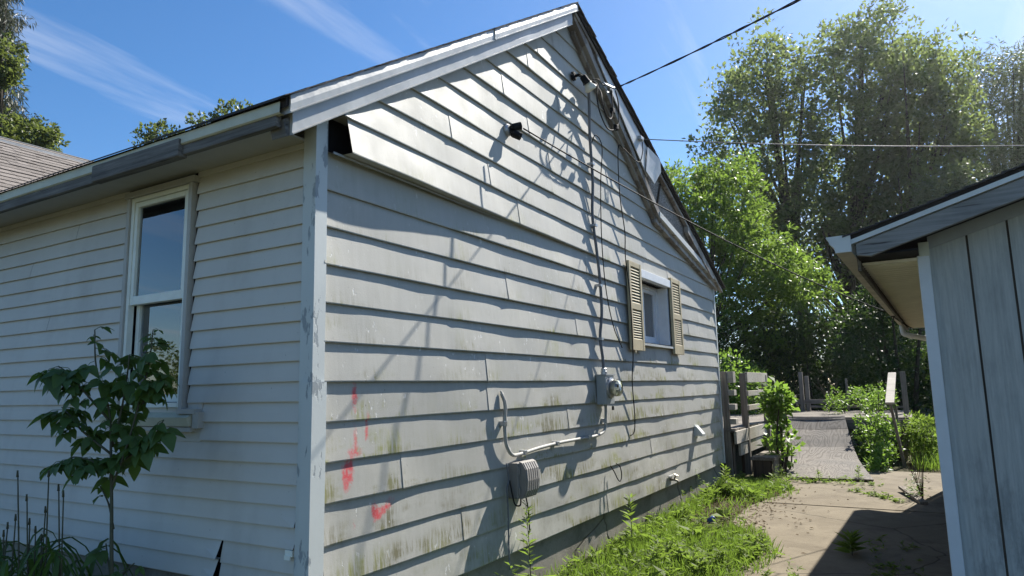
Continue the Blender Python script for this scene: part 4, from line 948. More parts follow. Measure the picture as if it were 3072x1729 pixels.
wire("box_tail_wire", [(2.04, -.06, .66), (2.05, -.07, .58), (2.06, -.07, .5), (2.05, -.08, .42)], .006, "black", "short black wire hanging below the utility box", "wire", 6)
wire("wire_ring", [(3.74, -.03, .70), (3.76, -.06, .64), (3.79, -.08, .57), (3.84, -.085, .55), (3.89, -.08, .60), (3.88, -.07, .68), (3.84, -.05, .71)], .0055, "black", "small loop of black wire poking out of the siding", "wire", 6)
# dryer vent and tap
vt = thing("vent_hood", (6.8, -.03, .83), "small pale vent hood low on the far gable siding", "vent")
q = MB(); q.prism([(6.70, -.02, .90), (6.70, -.035, .905), (6.70, -.12, .80), (6.70, -.115, .77), (6.70, -.02, .78)], (.13, 0, 0)); q.build("hood", "gutter", vt, bevel=.004)
q = MB(); q.box((6.69, -.022, .76), (6.84, -.008, .92)); q.build("flange", "gutter", vt)
tp = thing("garden_tap", (5.57, -.03, .34), "corroded outdoor tap at the bottom edge of the gable siding", "tap")
q = MB(); q.tube([(5.57, .0, .35), (5.57, -.07, .35), (5.57, -.10, .34), (5.57, -.115, .30)], .014, 8); q.build("spout", "brass", tp, smooth=True)
q = MB(); q.lathe((5.57, -.065, .365), (0, -.5, 1), [(0, .01), (.04, .01), (.042, .032), (.05, .032)], 10); q.build("handle", "brass", tp)
q = MB(); q.box((5.48, -.04, .385), (5.67, -.015, .40)); q.build("flange", "metal", tp)

# floodlight and empty sockets
fl = thing("floodlight", (3.28, -.05, 4.36), "white flood lamp in a black holder under the gable peak", "lamp")
q = MB(); q.lathe((3.20, -.03, 4.415), (0, -1, 0), [(0, .045), (.02, .045), (.03, .03)], 14); q.build("base_plate", "black", fl)
q = MB(); q.tube([(3.205, -.04, 4.415), (3.21, -.09, 4.42), (3.235, -.12, 4.40)], .016, 8); q.build("arm", "black", fl, smooth=True)
ax_ = np.array([.55, -.30, -.70]); p0 = np.array([3.225, -.12, 4.41])
q = MB(); q.lathe(p0, ax_, [(0, .02), (.01, .032), (.07, .036), (.085, .045)], 16); q.build("socket", "black", fl, smooth=True)
q = MB(); q.lathe(p0+ax_/np.linalg.norm(ax_)*.08, ax_, [(0, .028), (.03, .042), (.06, .060), (.075, .062), (.088, .045), (.092, .0)], 22); q.build("bulb", "bulb", fl, smooth=True)
lh = thing("lamp_socket_pair", (1.95, -.05, 3.43), "empty black double lamp socket on the upper siding", "lamp")
wy = wall_y(1.95, 3.45)
q = MB(); q.lathe((1.94, wy+.004, 3.46), (0, -1, 0), [(0, .05), (.015, .05), (.03, .035)], 14); q.build("base_plate", "steel", lh)
for dz, dxx, nm in ((.05, .04, 0), (-.055, .05, 1)):
    p = np.array([1.945, wy-.03, 3.455+dz*.4]); a = np.array([.55+.1*nm, -.55, dz*4])
    q = MB(); q.tube([(1.94, wy-.02, 3.46), p], .013, 8); q.lathe(p, a, [(0, .018), (.02, .03), (.085, .033), (.087, .028), (.05, .026)], 14); q.build("socket", "black", lh, smooth=False)

# loose things on the ground
q = MB(); q.bar((8.05, -2.32, .06), (7.05, -2.56, .02), .085, .035); one(q, "loose_board", "oldwoodx", "loose grey board lying on the concrete by the garage", "board", bevel=.004)
cu = thing("plastic_cup", (5.0, -.60, 0), "small blue plastic cup lying in the weeds", "cup")
q = MB(); q.lathe((4.97, -.60, .03), (.9, -.3, .12), [(0, .024), (.075, .030), (.079, .032), (.08, .027), (.01, .02)], 16); q.build("cup_body", "blue", cu, smooth=True)

# ------------------------------------------------------------------ foliage helpers
def unit(a): return a/(np.linalg.norm(a, axis=-1, keepdims=True)+1e-9)
def leaf_object(name, P, D, Nn, L, W, mat, parent=None, fold=.18, kind=None, label=None, cat=None):
    n = len(P); D = unit(D); S = unit(np.cross(D, Nn)); Nn = np.cross(S, D)
    L = np.broadcast_to(L, (n,))[:, None]; W = np.broadcast_to(W, (n,))[:, None]
    V = np.empty((n, 4, 3)); V[:, 0] = P
    mid = P+D*L*.42+Nn*W*fold
    V[:, 1] = mid+S*W*.5; V[:, 2] = P+D*L-Nn*L*.12; V[:, 3] = mid-S*W*.5
    V = V.reshape(-1, 3)
    if parent is not None: V = V-parent_loc(parent)
    me = bpy.data.meshes.new(name); me.vertices.add(4*n); me.vertices.foreach_set("co", V.astype(np.float32).ravel())
    me.loops.add(4*n); me.loops.foreach_set("vertex_index", np.arange(4*n, dtype=np.int32))
    me.polygons.add(n); me.polygons.foreach_set("loop_start", np.arange(0, 4*n, 4, dtype=np.int32)); me.polygons.foreach_set("loop_total", np.full(n, 4, np.int32))
    me.materials.append(MT[mat]); me.update(calc_edges=True); me.validate()
    o = bpy.data.objects.new(name, me); col.objects.link(o)
    if parent is not None: o.parent = parent
    return tag(o, label, cat, None, kind)
def cluster_leaves(C_, R_, per, up=.5, shell=.55):
    """leaf points round cluster centres; returns positions and outward directions"""
    n = len(C_)*per; idx = np.repeat(np.arange(len(C_)), per)
    d = unit(rng.normal(size=(n, 3))); rad = rng.random(n)**(1/3)*(1-shell)+shell*rng.random(n)**.4
    R_ = np.asarray(R_)[idx]
    P = C_[idx]+d*rad[:, None]*R_
    return P, d
def in_poly(x, y, poly):
    c = False; n = len(poly)
    for i in range(n):
        x1, y1 = poly[i]; x2, y2 = poly[(i+1) % n]
        if (y1 > y) != (y2 > y) and x < (x2-x1)*(y-y1)/(y2-y1)+x1: c = not c
    return c
def poly_clusters(poly, t, spread, n, sep):
    xs = [p[0] for p in poly]; ys = [p[1] for p in poly]; out = []; pts = []
    tries = 0
    while len(out) < n and tries < n*60:
        tries += 1
        x = random.uniform(min(xs), max(xs)); y = random.uniform(min(ys), max(ys))
        if not in_poly(x, y, poly): continue
        if any((x-a)**2+(y-c)**2 < sep**2 for a, c in pts): continue
        pts.append((x, y)); out.append(spot(x, y, t+random.uniform(-spread, spread)))
    return np.array(out)
def grow_limbs(base, top, C_, r0, n_limb, q):
    base = np.asarray(base, float); top = np.asarray(top, float)
    tr = [base+(top-base)*s+np.array([.12*math.sin(s*7+base[0]), .12*math.cos(s*5+base[1]), 0])*r0*3*s for s in np.linspace(0, 1, 9)]
    q.tube(tr, [r0*(1-.8*i/8)*(1.25 if i == 0 else 1) for i in range(9)], 9)
    idx = list(range(len(C_))); random.shuffle(idx)
    for i in idx[:n_limb]:
        c = C_[i]; h = c[2]-base[2]; s = min(.92, max(.12, (h*.62)/(top[2]-base[2]+1e-6)-.08*random.random()))
        p = base+(top-base)*s; mid = p+(c-p)*.5+np.array([0, 0, -.06*np.linalg.norm(c-p)]); rr = r0*(1-.78*s)*.5
        q.tube(catmull([p, mid, c], 3), np.linspace(rr, rr*.18, 7), 5)
def tree(name, label, polys, t, spread, n, sep, R_, per, leaf, mat, base, r0, limbs, cat="tree", group=None, droop=0.0, upright=.25, topx=None, sub=8, subr=.42, subz=.8):
    root = thing(name, (base[0], base[1], 0), label, cat, group)
    C_ = np.concatenate([poly_clusters(p, t, spread, n_, sep) for p, n_ in zip(polys, n)])
    top = C_[np.argsort(C_[:, 2])[-max(3, len(C_)//8):]].mean(0)
    if topx is not None: top = np.asarray(topx, float)
    q = MB(); grow_limbs((base[0], base[1], -.1), top, C_, r0, limbs, q); q.build("trunk", "bark", root, smooth=True)
    Rr = np.array([[R_, R_, R_*1.1]])*rng.uniform(.6, 1.3, (len(C_), 1))
    S_, d0 = cluster_leaves(C_, Rr, sub, shell=.75)
    rs = R_*subr*rng.uniform(.6, 1.35, (len(S_), 1))*np.array([[1, 1, subz]])
    P, d = cluster_leaves(S_, rs, per, shell=.2)
    d = unit(d+np.repeat(d0, per, axis=0)*.7)
    D = unit(d+rng.normal(size=d.shape)*.8+np.array([0, 0, upright-droop])); Nn = unit(rng.normal(size=d.shape)*.7+np.array([0, 0, 1.0]))
    L = leaf[0]*rng.uniform(.6, 1.25, len(P)); W = leaf[1]*rng.uniform(.7, 1.2, len(P))
    leaf_object("crown", P, D, Nn, L, W, mat, root)
    return root
G_MAPLE = "tall trees beyond the deck"
# tall trees behind, back lit
def gp_(px, t): p = spot(px, 960, t); return (p[0], p[1])
tree("maple_tree", "tall dark maple nearest the house, leftmost of the tall trees", [[(1775, 560), (1785, 330), (1825, 225), (1875, 125), (1935, 75), (1985, 95), (2025, 150), (2045, 260), (2055, 480), (2050, 640), (1960, 720), (1880, 700)]], 36, 2.7, [105], 20, 1.15, 16, (.25, .16), "leaf_maple", gp_(2045, 37), .42, 30, group=G_MAPLE, sub=11, upright=.5)
tree("maple_tree", "tallest maple with the forked trunk in the middle of the trees", [[(2050, 200), (2075, 115), (2115, 75), (2150, 80), (2180, 41), (2210, 30), (2245, 25), (2265, 80), (2275, 200), (2265, 420), (2230, 560), (2150, 640), (2060, 600), (2050, 400)]], 37, 2.7, [105], 20, 1.15, 16, (.25, .16), "leaf_maple", gp_(2120, 38), .5, 34, group=G_MAPLE, sub=11, upright=.5)
tree("maple_tree", "broad maple right of the tallest tree, behind the garage roof", [[(2270, 110), (2310, 120), (2345, 100), (2380, 130), (2420, 200), (2450, 300), (2440, 430), (2360, 540), (2280, 600), (2220, 560), (2255, 380)]], 36, 2.7, [90], 20, 1.15, 16, (.25, .16), "leaf_maple", gp_(2260, 37), .42, 30, group=G_MAPLE, sub=11, upright=.5)
tree("willow_tree", "paler feathery tree at the right edge above the garage roof", [[(2395, 230), (2450, 160), (2500, 175), (2540, 135), (2620, 110), (2700, 180), (2700, 450), (2560, 480), (2420, 480), (2390, 330)]], 40, 3.0, [100], 20, 1.3, 20, (.34, .075), "leaf_willow", gp_(2520, 41), .42, 30, droop=.7, group=G_MAPLE, sub=10)
tree("poplar_tree", "small pale green tree just above the garage roof line", [[(2330, 470), (2370, 440), (2430, 430), (2465, 455), (2460, 560), (2340, 600)]], 30, 1.3, [34], 18, .7, 18, (.16, .10), "leaf_willow", gp_(2400, 30), .18, 12, sub=10)
tree("maple_tree", "dark low boughed tree behind the deck, under the tall maples", [[(1960, 640), (2080, 560), (2230, 560), (2330, 600), (2330, 700), (2220, 740), (2180, 690), (2090, 690), (2040, 780), (1960, 780)]], 38, 2.5, [46], 24, 1.05, 20, (.25, .16), "leaf_maple", gp_(2150, 39), .5, 34, group=G_MAPLE, topx=spot(2170, 480, 39), sub=10)
tree("ash_tree", "bright green leafy young tree close behind the house corner", [[(1690, 450), (1730, 420), (1790, 415), (1860, 400), (1900, 470), (1935, 560), (1970, 625), (2055, 665), (2100, 700), (2080, 745), (2000, 765), (1980, 850), (2020, 930), (1960, 955), (1840, 955), (1800, 800), (1790, 680), (1700, 560), (1670, 470)]], 20, 1.4, [150], 17, .5, 15, (.16, .06), "leaf_ash", (16.6, 2.4), .10, 40, upright=.1, sub=12, subr=.40, subz=.55)
# dark undergrowth behind the deck
def shrub(name, label, ells, per, leaf, mat, cat="shrub", stems=6, group=None, upright=.2, shell=.6):
    c0 = np.mean([e[0] for e in ells], axis=0); root = thing(name, (c0[0], c0[1], 0), label, cat, group)
    C_ = np.array([e[0] for e in ells], float); R_ = np.array([e[1] for e in ells], float)
    q = MB()
    for i in range(min(stems, len(C_))):
        c = C_[i]; b0 = np.array([c0[0]+(c[0]-c0[0])*.3, c0[1]+(c[1]-c0[1])*.3, -.05])
        q.tube(catmull([b0, (b0+c)/2+rng.normal(size=3)*.05, c], 4), np.linspace(.02, .006, 9)*max(1, c[2]), 5)
    q.build("stem", "bark", root, smooth=True)
    P, d = cluster_leaves(C_, R_, per, shell=shell)
    ok = P[:, 2] > .0; P, d = P[ok], d[ok]
    D = unit(d+rng.normal(size=d.shape)*.7+np.array([0, 0, upright])); Nn = unit(rng.normal(size=d.shape)*.6+np.array([0, 0, 1.0]))
    leaf_object("foliage", P, D, Nn, leaf[0]*rng.uniform(.6, 1.25, len(P)), leaf[1]*rng.uniform(.7, 1.2, len(P)), mat, root)
    return root
def blobs(x0, x1, y0, y1, z0, z1, r, n): return [((random.uniform(x0, x1), random.uniform(y0, y1), random.uniform(z0, z1)), (r*random.uniform(.6, 1.2),)*3) for _ in range(n)]
G_SH = "dark shrubs behind the deck"
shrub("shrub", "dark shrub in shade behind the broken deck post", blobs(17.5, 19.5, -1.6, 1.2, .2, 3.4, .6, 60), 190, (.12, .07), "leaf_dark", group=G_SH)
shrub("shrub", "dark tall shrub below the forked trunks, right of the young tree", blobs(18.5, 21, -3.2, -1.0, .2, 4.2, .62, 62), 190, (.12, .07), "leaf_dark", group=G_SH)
shrub("shrub", "leafy shrub in front of the far dark roofed house", blobs(20, 22, -4.3, -3.0, .2, 2.4, .5, 40), 190, (.12, .07), "leaf_bright", group=G_SH)
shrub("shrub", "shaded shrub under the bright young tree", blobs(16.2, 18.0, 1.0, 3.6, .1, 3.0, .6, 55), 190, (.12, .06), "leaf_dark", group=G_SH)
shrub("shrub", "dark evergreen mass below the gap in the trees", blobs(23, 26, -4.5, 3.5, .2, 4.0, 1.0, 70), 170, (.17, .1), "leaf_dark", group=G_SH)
shrub("shrub", "sunlit shrub at the house end of the deck railing", blobs(13.2, 14.8, .5, 2.0, .9, 1.9, .36, 26), 150, (.11, .05), "leaf_bright")
shrub("leafy_bush", "bright round leaved bush growing between deck and ramp", blobs(9.15, 9.75, -.78, -.42, .2, 1.38, .17, 22)+blobs(9.3, 9.7, -.70, -.45, .9, 1.35, .16, 10), 24, (.125, .08), "leaf_bright", "bush", 8)
shrub("vine_tangle", "green vines and brambles overgrowing the deck right of the ramp", blobs(11.3, 12.1, -2.2, -1.6, .05, .62, .16, 32)+blobs(11.7, 12.7, -2.2, -1.6, .6, 1.15, .12, 8)+blobs(10.2, 11.3, -2.1, -1.85, .02, .35, .13, 14), 60, (.08, .034), "leaf_bright", "vines", 16)
shrub("deck_vine", "pale green vine sprawling over the back of the deck", blobs(13.5, 15.0, -2.1, -.9, .8, 1.25, .18, 22), 70, (.07, .035), "leaf_bright", "vines", 10)
shrub("side_weeds", "tall leafy weeds beside the leaning handrail pole", blobs(11.5, 12.6, -2.75, -2.42, .0, .75, .2, 22), 90, (.08, .035), "leaf_weed", "weeds", 8)
# bare twigs standing on the deck
q = MB()
for i in range(7):
    a = i*.9; q.tube(catmull([(14.6, -.85, 1.0), (14.6+.1*math.cos(a), -.85+.12*math.sin(a), 1.25), (14.6+.25*math.cos(a), -.85+.3*math.sin(a), 1.5+.1*math.cos(i))], 3), np.linspace(.01, .003, 7), 4)
q.tube([(14.6, -.85, .6), (14.6, -.85, 1.25)], .012, 5); one(q, "bare_sapling", "deadstem", "leafless grey sapling poking up behind the deck", "sapling")

# left: spruce and maple at the frame edge, crowns behind the ridge
tree("spruce_tree", "grey green spruce at the left edge of the photo", [[(-60, -40), (20, -40), (28, 60), (32, 120), (10, 190), (22, 260), (40, 330), (-60, 370)]], 24, 1.2, [90], 9, .6, 26, (.26, .035), "needle", gp_(-40, 24), .3, 40, droop=1.5, upright=0)
tree("linden_tree", "sunlit leafy boughs at the far left above the brown roof", [[(-40, 130), (30, 110), (40, 180), (20, 215), (-40, 200)], [(-40, 320), (30, 300), (90, 325), (140, 330), (138, 350), (60, 400), (-40, 400)]], 22, .8, [20, 36], 11, .40, 18, (.14, .095), "leaf_olive", gp_(-20, 22.5), .2, 18)
tree("elm_tree", "crown tops showing over the left roof slope", [[(352, 395), (372, 320), (400, 300), (425, 335), (470, 300), (500, 290), (520, 310), (545, 280), (575, 265), (605, 270), (640, 258), (650, 275), (700, 330), (640, 420), (360, 440)]], 30, 1.0, [60], 9, .45, 16, (.17, .11), "leaf_olive", gp_(500, 30), .26, 20, upright=.8)

# far house
fh = thing("far_house", (33, -4, 0), "dark roofed neighbour house glimpsed between shrubs and garage", "house")
q = MB(); q.box((30.5, -9, 0), (37, .5, 2.3)); q.build("wall", "fhwall", fh)
q = MB(); q.prism([(30.0, -9.4, 2.25), (33.7, -9.4, 4.6), (37.4, -9.4, 2.25), (37.4, -9.4, 2.1), (30.0, -9.4, 2.1)], (0, 10.2, 0)); q.build("roof", "shing_base", fh)
q = MB(); q.box((30.46, -3.6, 1.1), (30.5, -2.5, 2.05)); w3 = q.build("window", "white", fh)
q = MB(); q.box((30.44, -3.5, 1.2), (30.458, -2.6, 1.95)); q.build("pane", "glass", w3)

# ------------------------------------------------------------------ box elder sapling by the left window
sap = thing("box_elder_sapling", (-.52, .74, 0), "dark leafy box elder sapling growing in front of the left window", "sapling")
stems = [[(-.52, .74, -.02), (-.52, .76, .45), (-.53, .78, .7), (-.52, .84, .95), (-.51, .90, 1.15), (-.5, .98, 1.38), (-.52, 1.12, 1.6), (-.5, 1.22, 1.80)],
         [(-.52, .86, 1.0), (-.48, .80, 1.2), (-.44, .76, 1.45), (-.42, .73, 1.62), (-.42, .71, 1.78)],
         [(-.51, .91, 1.17), (-.58, 1.08, 1.28), (-.6, 1.2, 1.36), (-.6, 1.31, 1.40)], [(-.51, .88, 1.1), (-.42, .74, 1.2), (-.4, .66, 1.26), (-.4, .58, 1.33)], [(-.5, .92, 1.2), (-.46, .93, 1.38), (-.45, .91, 1.55), (-.45, .90, 1.66)], [(-.52, .88, 1.08), (-.58, .96, 1.14), (-.62, 1.06, 1.16), (-.62, 1.16, 1.14)],
         [(-.5, .95, 1.32), (-.6, 1.1, 1.5), (-.62, 1.24, 1.58), (-.62, 1.34, 1.61)], [(-.52, .80, .82), (-.5, .92, .93), (-.5, 1.05, 1.02)], [(-.52, .77, .5), (-.50, .86, .62), (-.5, .92, .74)], [(-.52, .77, .55), (-.5, .70, .62), (-.49, .62, .67)], [(-.44, .77, 1.4), (-.40, .68, 1.5), (-.4, .62, 1.53)]]
stems = [[(a, .80+(b_-.84)*.76, c) for a, b_, c in st_] for st_ in stems]
q = MB()
for i, s in enumerate(stems): q.tube(catmull(s, 5), np.linspace(.011 if i == 0 else .006, .003, (len(s)-1)*5+1), 6)
q.build("stem", "stem", sap, smooth=True)
def leaflet(q, base, dirv, nrm, L, W, droop, n=6):
    d = unit(np.asarray(dirv, float)); nr = np.asarray(nrm, float); s = unit(np.cross(d, nr)); nr = np.cross(s, d); V = []
    for i in range(n+1):
        t = i/n; c = base+d*L*t-np.array([0, 0, 1])*droop*L*t*t; w = W*.5*(math.sin(math.pi*min(1, t**.72))**.85+(.10*(i % 2) if 0 < i < n-1 else 0))
        if i == n: w = 0
        V += [c+s*w+nr*w*.28, c, c-s*w+nr*w*.28]
    q.add(V, [(i*3+k, i*3+k+1, (i+1)*3+k+1, (i+1)*3+k) for i in range(n) for k in range(2)])
def compound(kind):
    q = MB(); ln = (.07, .09, .06, .05)[kind]; q.tube([(0, 0, 0), (ln*.6, 0, .012), (ln, 0, 0)], .0018, 4)
    n = (3, 5, 5, 3)[kind]; L = (.095, .085, .075, .05)[kind]
    leaflet(q, np.array([ln, 0, 0]), (1, 0, -.25), (0, 0, 1), L, L*.62, .35)
    for k in range((n-1)//2):
        bx = ln*(.86-.4*k)
        for sg in (-1, 1): leaflet(q, np.array([bx, 0, .002]), (.45, sg, -.2), (0, 0, 1), L*.9, L*.52, .4)
    me = bpy.data.meshes.new("leaf"); me.from_pydata(q.v, [], q.f); me.materials.append(MT['leaf_sap']); me.polygons.foreach_set("use_smooth", [True]*len(q.f)); me.update(); return me
LM = [compound(k) for k in range(4)]
def put_leaf(p, az, pitch, k, s):
    o = bpy.data.objects.new("leaf", LM[k]); col.objects.link(o); o.parent = sap
    o.location = tuple(np.asarray(p)-np.array([-.52, .74, 0])); o.rotation_euler = (random.uniform(-.5, .5), pitch, az); o.scale = (s,)*3
for si, s in enumerate(stems):
    C_ = catmull(s, 6)
    lo = {0: 22, 7: 8, 8: 8, 9: 8}.get(si, 4)
    for i in range(lo, len(C_), 1 if si < 7 or si == 10 else 3):
        k = random.choice((0, 1, 1, 2, 0)) if si < 7 or si == 10 else random.choice((2, 3))
        if C_[i][2] > 1.74: k = 3
        for rep in range(1 if (si < 7 and C_[i][2] > 1.15) else 1):
            put_leaf(C_[i], random.uniform(0, 2*math.pi), random.uniform(.1, .7) if C_[i][2] < 1.7 else random.uniform(-.3, .3), k, random.uniform(.65, 1.1))
# daylily clump with dry stalks
dl = thing("daylily_clump", (-.75, 1.45, 0), "arching daylily leaves with tall dry stalks against the left wall", "plant")
for (px, py) in [(45, 1190), (68, 1250), (123, 1190), (148, 1225), (160, 1240), (20, 1320), (40, 1300), (90, 1330), (115, 1280), (105, 1350), (75, 1310), (10, 1340)]:
    tpt = spot(px, py, 3.3); bt = tpt+np.array([.03*random.random(), -.05*random.random(), 0]); bt = np.array([bt[0]+random.uniform(-.03, .03), bt[1]+random.uniform(-.06, .06), -.02])
    q = MB(); q.tube(catmull([bt, (bt+tpt)/2+rng.normal(size=3)*.012, tpt], 4), np.linspace(.0055, .003, 9), 5)
    q.tube([tpt-np.array([0, 0, .02]), tpt+np.array([0, .004, .012])], [.006, .004], 5); q.build("stalk", "stem", dl, smooth=True)
q = MB()
for i in range(95):
    b0 = np.array([random.uniform(-.95, -.5), random.uniform(.75, 2.0), -.02]); a = random.uniform(0, 6.28); L = random.uniform(1.1, 1.75); ln = random.uniform(.25, .6)
    d = np.array([math.cos(a), math.sin(a), 0]); sd = np.array([-d[1], d[0], 0]); V = []
    for k in range(9):
        t = k/8; h = L*(1.5*t-1.05*t*t*(1+.5*ln)); p = b0+d*ln*t**1.5*1.1+np.array([0, 0, h]); w = .013*(1-t**3)
        V += [p+sd*w+np.array([0, 0, w*.6]), p, p-sd*w+np.array([0, 0, w*.6])]
    q.add(V, [(k*3+j, k*3+j+1, k*3+j+4, k*3+j+3) for k in range(8) for j in range(2)])
o = q.build("leaf_blades", "leaf_sap", dl, smooth=True); o["kind"] = "stuff"

# ------------------------------------------------------------------ weeds and grass
def scatter_weeds(pts, hmin, hmax, lmin, lmax, per, wr):
    P = []; D = []; L = []; W = []
    for (x, y) in pts:
        h = random.uniform(hmin, hmax)*(.55+.9*random.random()**2); lean = rng.normal(size=2)*.18; h *= .55+1.5*max(0, math.sin(x*2.3+1.7*math.sin(y*5))*math.cos(y*4+x*1.1))
        k = int(per*(.6+.8*random.random())); s = random.uniform(.7, 1.25)
        t = rng.random(k)**.8; az = rng.random(k)*6.283
        p = np.stack([x+lean[0]*h*t, y+lean[1]*h*t, h*t], 1); P.append(p)
        D.append(np.stack([np.cos(az), np.sin(az), rng.uniform(-.1, .9, k)], 1)); l = rng.uniform(lmin, lmax, k)*s*(1.15-.5*t); L.append(l); W.append(l*wr*rng.uniform(.7, 1.2, k))
    P = np.concatenate(P); D = np.concatenate(D); L = np.concatenate(L); W = np.concatenate(W)
    return P, D, unit(rng.normal(size=P.shape)*.4+np.array([0, 0, 1.0])), L, W
def strip_pts(n, xa, xb, dens):
    out = []
    while len(out) < n:
        x = random.uniform(xa, xb); e = float(edge_y(x)); y = random.uniform(e-.12, -.02)
        if random.random() < dens(x, y, e): out.append((x, y))
    return out
def dens(x, y, e):
    d = 1.0
    if 4.8 < x < 6.9 and y < -.28: d = .08
    if (x-4.98)**2+(y+.60)**2 < .09: d = 0
    if 6.6 <= x < 7.6 and y < -.7: d = .25
    if y < e+.1: d *= .45
    if y > -.16: d *= .35
    d *= .25+.75*(.5+.5*math.sin(x*3.1+2*math.sin(y*4.3))*math.cos(y*3.7+x*1.3))**.7
    return d
P, D, Nn, L, W = scatter_weeds(strip_pts(560, 1.0, 8.4, dens), .03, .16, .04, .11, 15, .30)
dock = scatter_weeds(strip_pts(70, 1.2, 8.0, dens), .02, .07, .12, .22, 9, .36)
leaf_object("dock_weeds", *dock, "leaf_weed", kind="stuff", label="broad dock leaves among the weeds by the wall", cat="weeds")
leaf_object("weed_cover", P, D, Nn, L, W, "leaf_weed", kind="stuff", label="low broad leaved weeds along the foundation", cat="weeds")
# taller lance leaved weeds near the wall
def lance_weed(x, y, h, name, label, n=34, l=.10, lean=(0, 0), mat="leaf_weed"):
    root = thing(name, (x, y, 0), label, "weed")
    tp_ = np.array([x+lean[0], y+lean[1], h]); q = MB(); q.tube(catmull([(x, y, -.03), ((x+tp_[0])/2+.01, (y+tp_[1])/2, h*.5), tp_], 4), np.linspace(.005, .002, 9), 5); q.build("stem", "stem", root)
    t = np.clip(np.linspace(.10, 1, n)+rng.normal(size=n)*.03, .05, 1); az = np.arange(n)*2.4+rng.normal(size=n)*.5; l = l*rng.uniform(.6, 1.15, n); P = np.array([x, y, 0])+np.outer(t, tp_-np.array([x, y, 0]))
    D = np.stack([np.cos(az), np.sin(az), .25+.7*t], 1); leaf_object("foliage", P, D, unit(rng.normal(size=P.shape)*.3+np.array([0, 0, 1.])), l*(1.2-.6*t), l*.24*(1.2-.5*t), mat, root)
lance_weed(2.02, -.10, .62, "tall_weed", "slender weed climbing just below the utility box", 46, .11, (-.02, .02))
lance_weed(3.72, -.22, .42, "tall_weed", "dark leaved weed against the foundation below the tap, nearer the meter", 34, .14)
lance_weed(7.0, -.3, .36, "tall_weed", "thick weed by the foundation near the deck", 44, .13)
lance_weed(4.10, -2.02, .16, "tall_weed", "flat weed sprouting from the concrete at the garage shadow edge", 46, .17)
lance_weed(9.0, -1.75, .20, "tall_weed", "small weed at the right foot of the ramp", 34, .10)
lance_weed(8.62, -1.25, .16, "tall_weed", "small weed at the middle foot of the ramp", 30, .09)
# dead stalk plant by garage
ds = thing("dry_weed", (7.55, -2.55, 0), "brown half dead weed standing against the garage", "weed")
q = MB()
for i in range(9):
    a = i*.7; q.tube(catmull([(7.55, -2.55, -.02), (7.55+.06*math.cos(a), -2.52+.06*math.sin(a), .3), (7.55+.16*math.cos(a), -2.50+.13*math.sin(a), .62+.06*math.sin(i*2))], 3), np.linspace(.005, .002, 7), 4)
q.build("stem", "deadstem", ds)
P, D, Nn, L, W = scatter_weeds([(7.55+.12*math.cos(i), -2.50+.11*math.sin(i)) for i in range(10)], .35, .6, .05, .10, 16, .25)
leaf_object("foliage", P, D, Nn, L, W, "leaf_sap", ds)
# weeds in cracks of the slab and at ramp foot
cr_pts = []
for i in range(40): cr_pts.append((8.55+random.gauss(0, .07), random.uniform(-2.1, -.8)))
for i in range(26): t = random.random(); cr_pts.append((7.9-.9*t+random.gauss(0, .04), -1.7-.7*t+random.gauss(0, .04)))
for i in range(18): cr_pts.append((jx[1]+random.gauss(0, .03), random.uniform(-2.4, -1.4)))
for i in range(30): cr_pts.append((random.uniform(2.6, 4.6), -2.35+random.gauss(0, .10)))
for i in range(40): cr_pts.append((random.uniform(8.2, 9.6), random.uniform(-.9, -.35)))
P, D, Nn, L, W = scatter_weeds(cr_pts, .03, .14, .03, .075, 16, .28)
leaf_object("crack_weeds", P, D, Nn, L, W, "leaf_weed", kind="stuff", label="small weeds in the cracks of the concrete", cat="weeds")
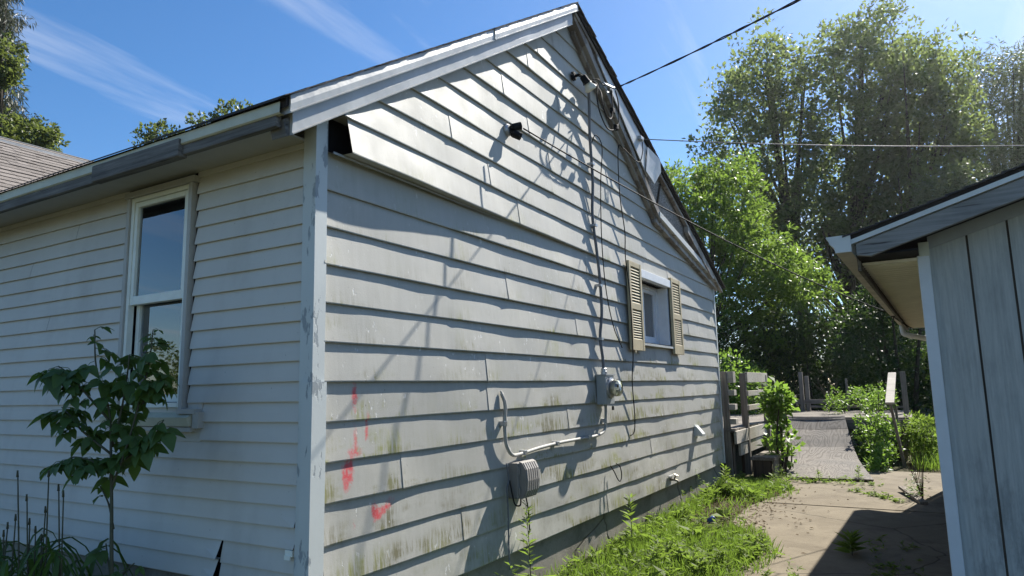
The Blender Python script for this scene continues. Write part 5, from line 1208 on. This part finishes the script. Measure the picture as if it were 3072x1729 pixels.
# grass blades
def blades(n, fn, hmin, hmax, w, mat, name, label):
    XY = np.array([fn() for _ in range(n)]); P = np.column_stack([XY, np.full(n, -.03)])
    D = np.column_stack([rng.normal(size=(n, 2))*.38, np.ones(n)]); Nn = unit(np.column_stack([rng.normal(size=(n, 2)), np.full(n, .2)]))
    leaf_object(name, P, D, Nn, rng.uniform(hmin, hmax, n), w*rng.uniform(.6, 1.3, n), mat, kind="stuff", label=label, cat="grass", fold=.1)
def near_strip():
    while True:
        x = random.uniform(1.0, 8.3); e = float(edge_y(x)); y = random.uniform(e-.15, -.01)
        if random.random() < dens(x, y, e): return (x, y)
blades(30000, near_strip, .03, .15, .009, "grass", "grass", "grass growing among the weeds beside the concrete")
blades(26000, lambda: (random.uniform(10.6, 22), random.uniform(-6.5, -2.45)), .10, .40, .016, "grass", "tall_grass", "bright tall grass beyond the deck")
blades(14000, lambda: (random.uniform(-4, -.05), random.uniform(-.8, 3.6)), .05, .16, .008, "grass", "lawn", "shaded lawn in front of the left wall")
# leaf litter
n = 1500; XY = np.array([(random.uniform(4.9, 7.8), random.uniform(-1.15, -.1)) for _ in range(n)]); extra = np.array([(random.uniform(1.5, 8.2), float(edge_y(random.uniform(1.5, 8.2)))-.05+random.gauss(0, .12)) for _ in range(500)])
XY = np.concatenate([XY, extra]); n = len(XY)
leaf_object("leaf_litter", np.column_stack([XY, rng.uniform(-.028, .012, n)]), np.column_stack([rng.normal(size=(n, 2)), rng.normal(size=n)*.15]), unit(rng.normal(size=(n, 3))*.3+np.array([0, 0, 1.])), rng.uniform(.02, .07, n), rng.uniform(.008, .03, n), "litter", kind="stuff", label="dry leaf litter on bare soil by the slab", cat="litter")
# hedge line across the lot, mirrored in the left window
C_ = np.array([(random.uniform(-22, -18)+.0, random.uniform(6, 42), random.uniform(.3, 4.2)) for _ in range(150)])
P, d = cluster_leaves(C_, np.full((150, 3), .9)*rng.uniform(.6, 1.3, (150, 1)), 150)
leaf_object("far_hedge", P, d+rng.normal(size=d.shape), unit(rng.normal(size=d.shape)+np.array([0, 0, 1.])), .22, .14, "leaf_maple", kind="stuff", label="hedge across the lot mirrored in the window", cat="hedge")


# ------------------------------------------------------------------ added air volume imitating lens glare
q = MB(); q.box((-152, -152, -1.2), (152, 152, 23.6)); hz = q.build("glare_veil", "felt"); hz.data.materials.clear(); hz["kind"] = "stuff"
hm = bpy.data.materials.new("thin glare veil"); hm.use_nodes = True; hn = hm.node_tree; hn.nodes.clear()
ho = hn.nodes.new("ShaderNodeOutputMaterial"); pv = hn.nodes.new("ShaderNodeVolumePrincipled")
pv.inputs["Color"].default_value = (0.93, 0.97, 1.0, 1); pv.inputs["Density"].default_value = 0.0003; pv.inputs["Anisotropy"].default_value = 0.7
hn.links.new(pv.outputs[0], ho.inputs["Volume"]); hz.data.materials.append(hm)
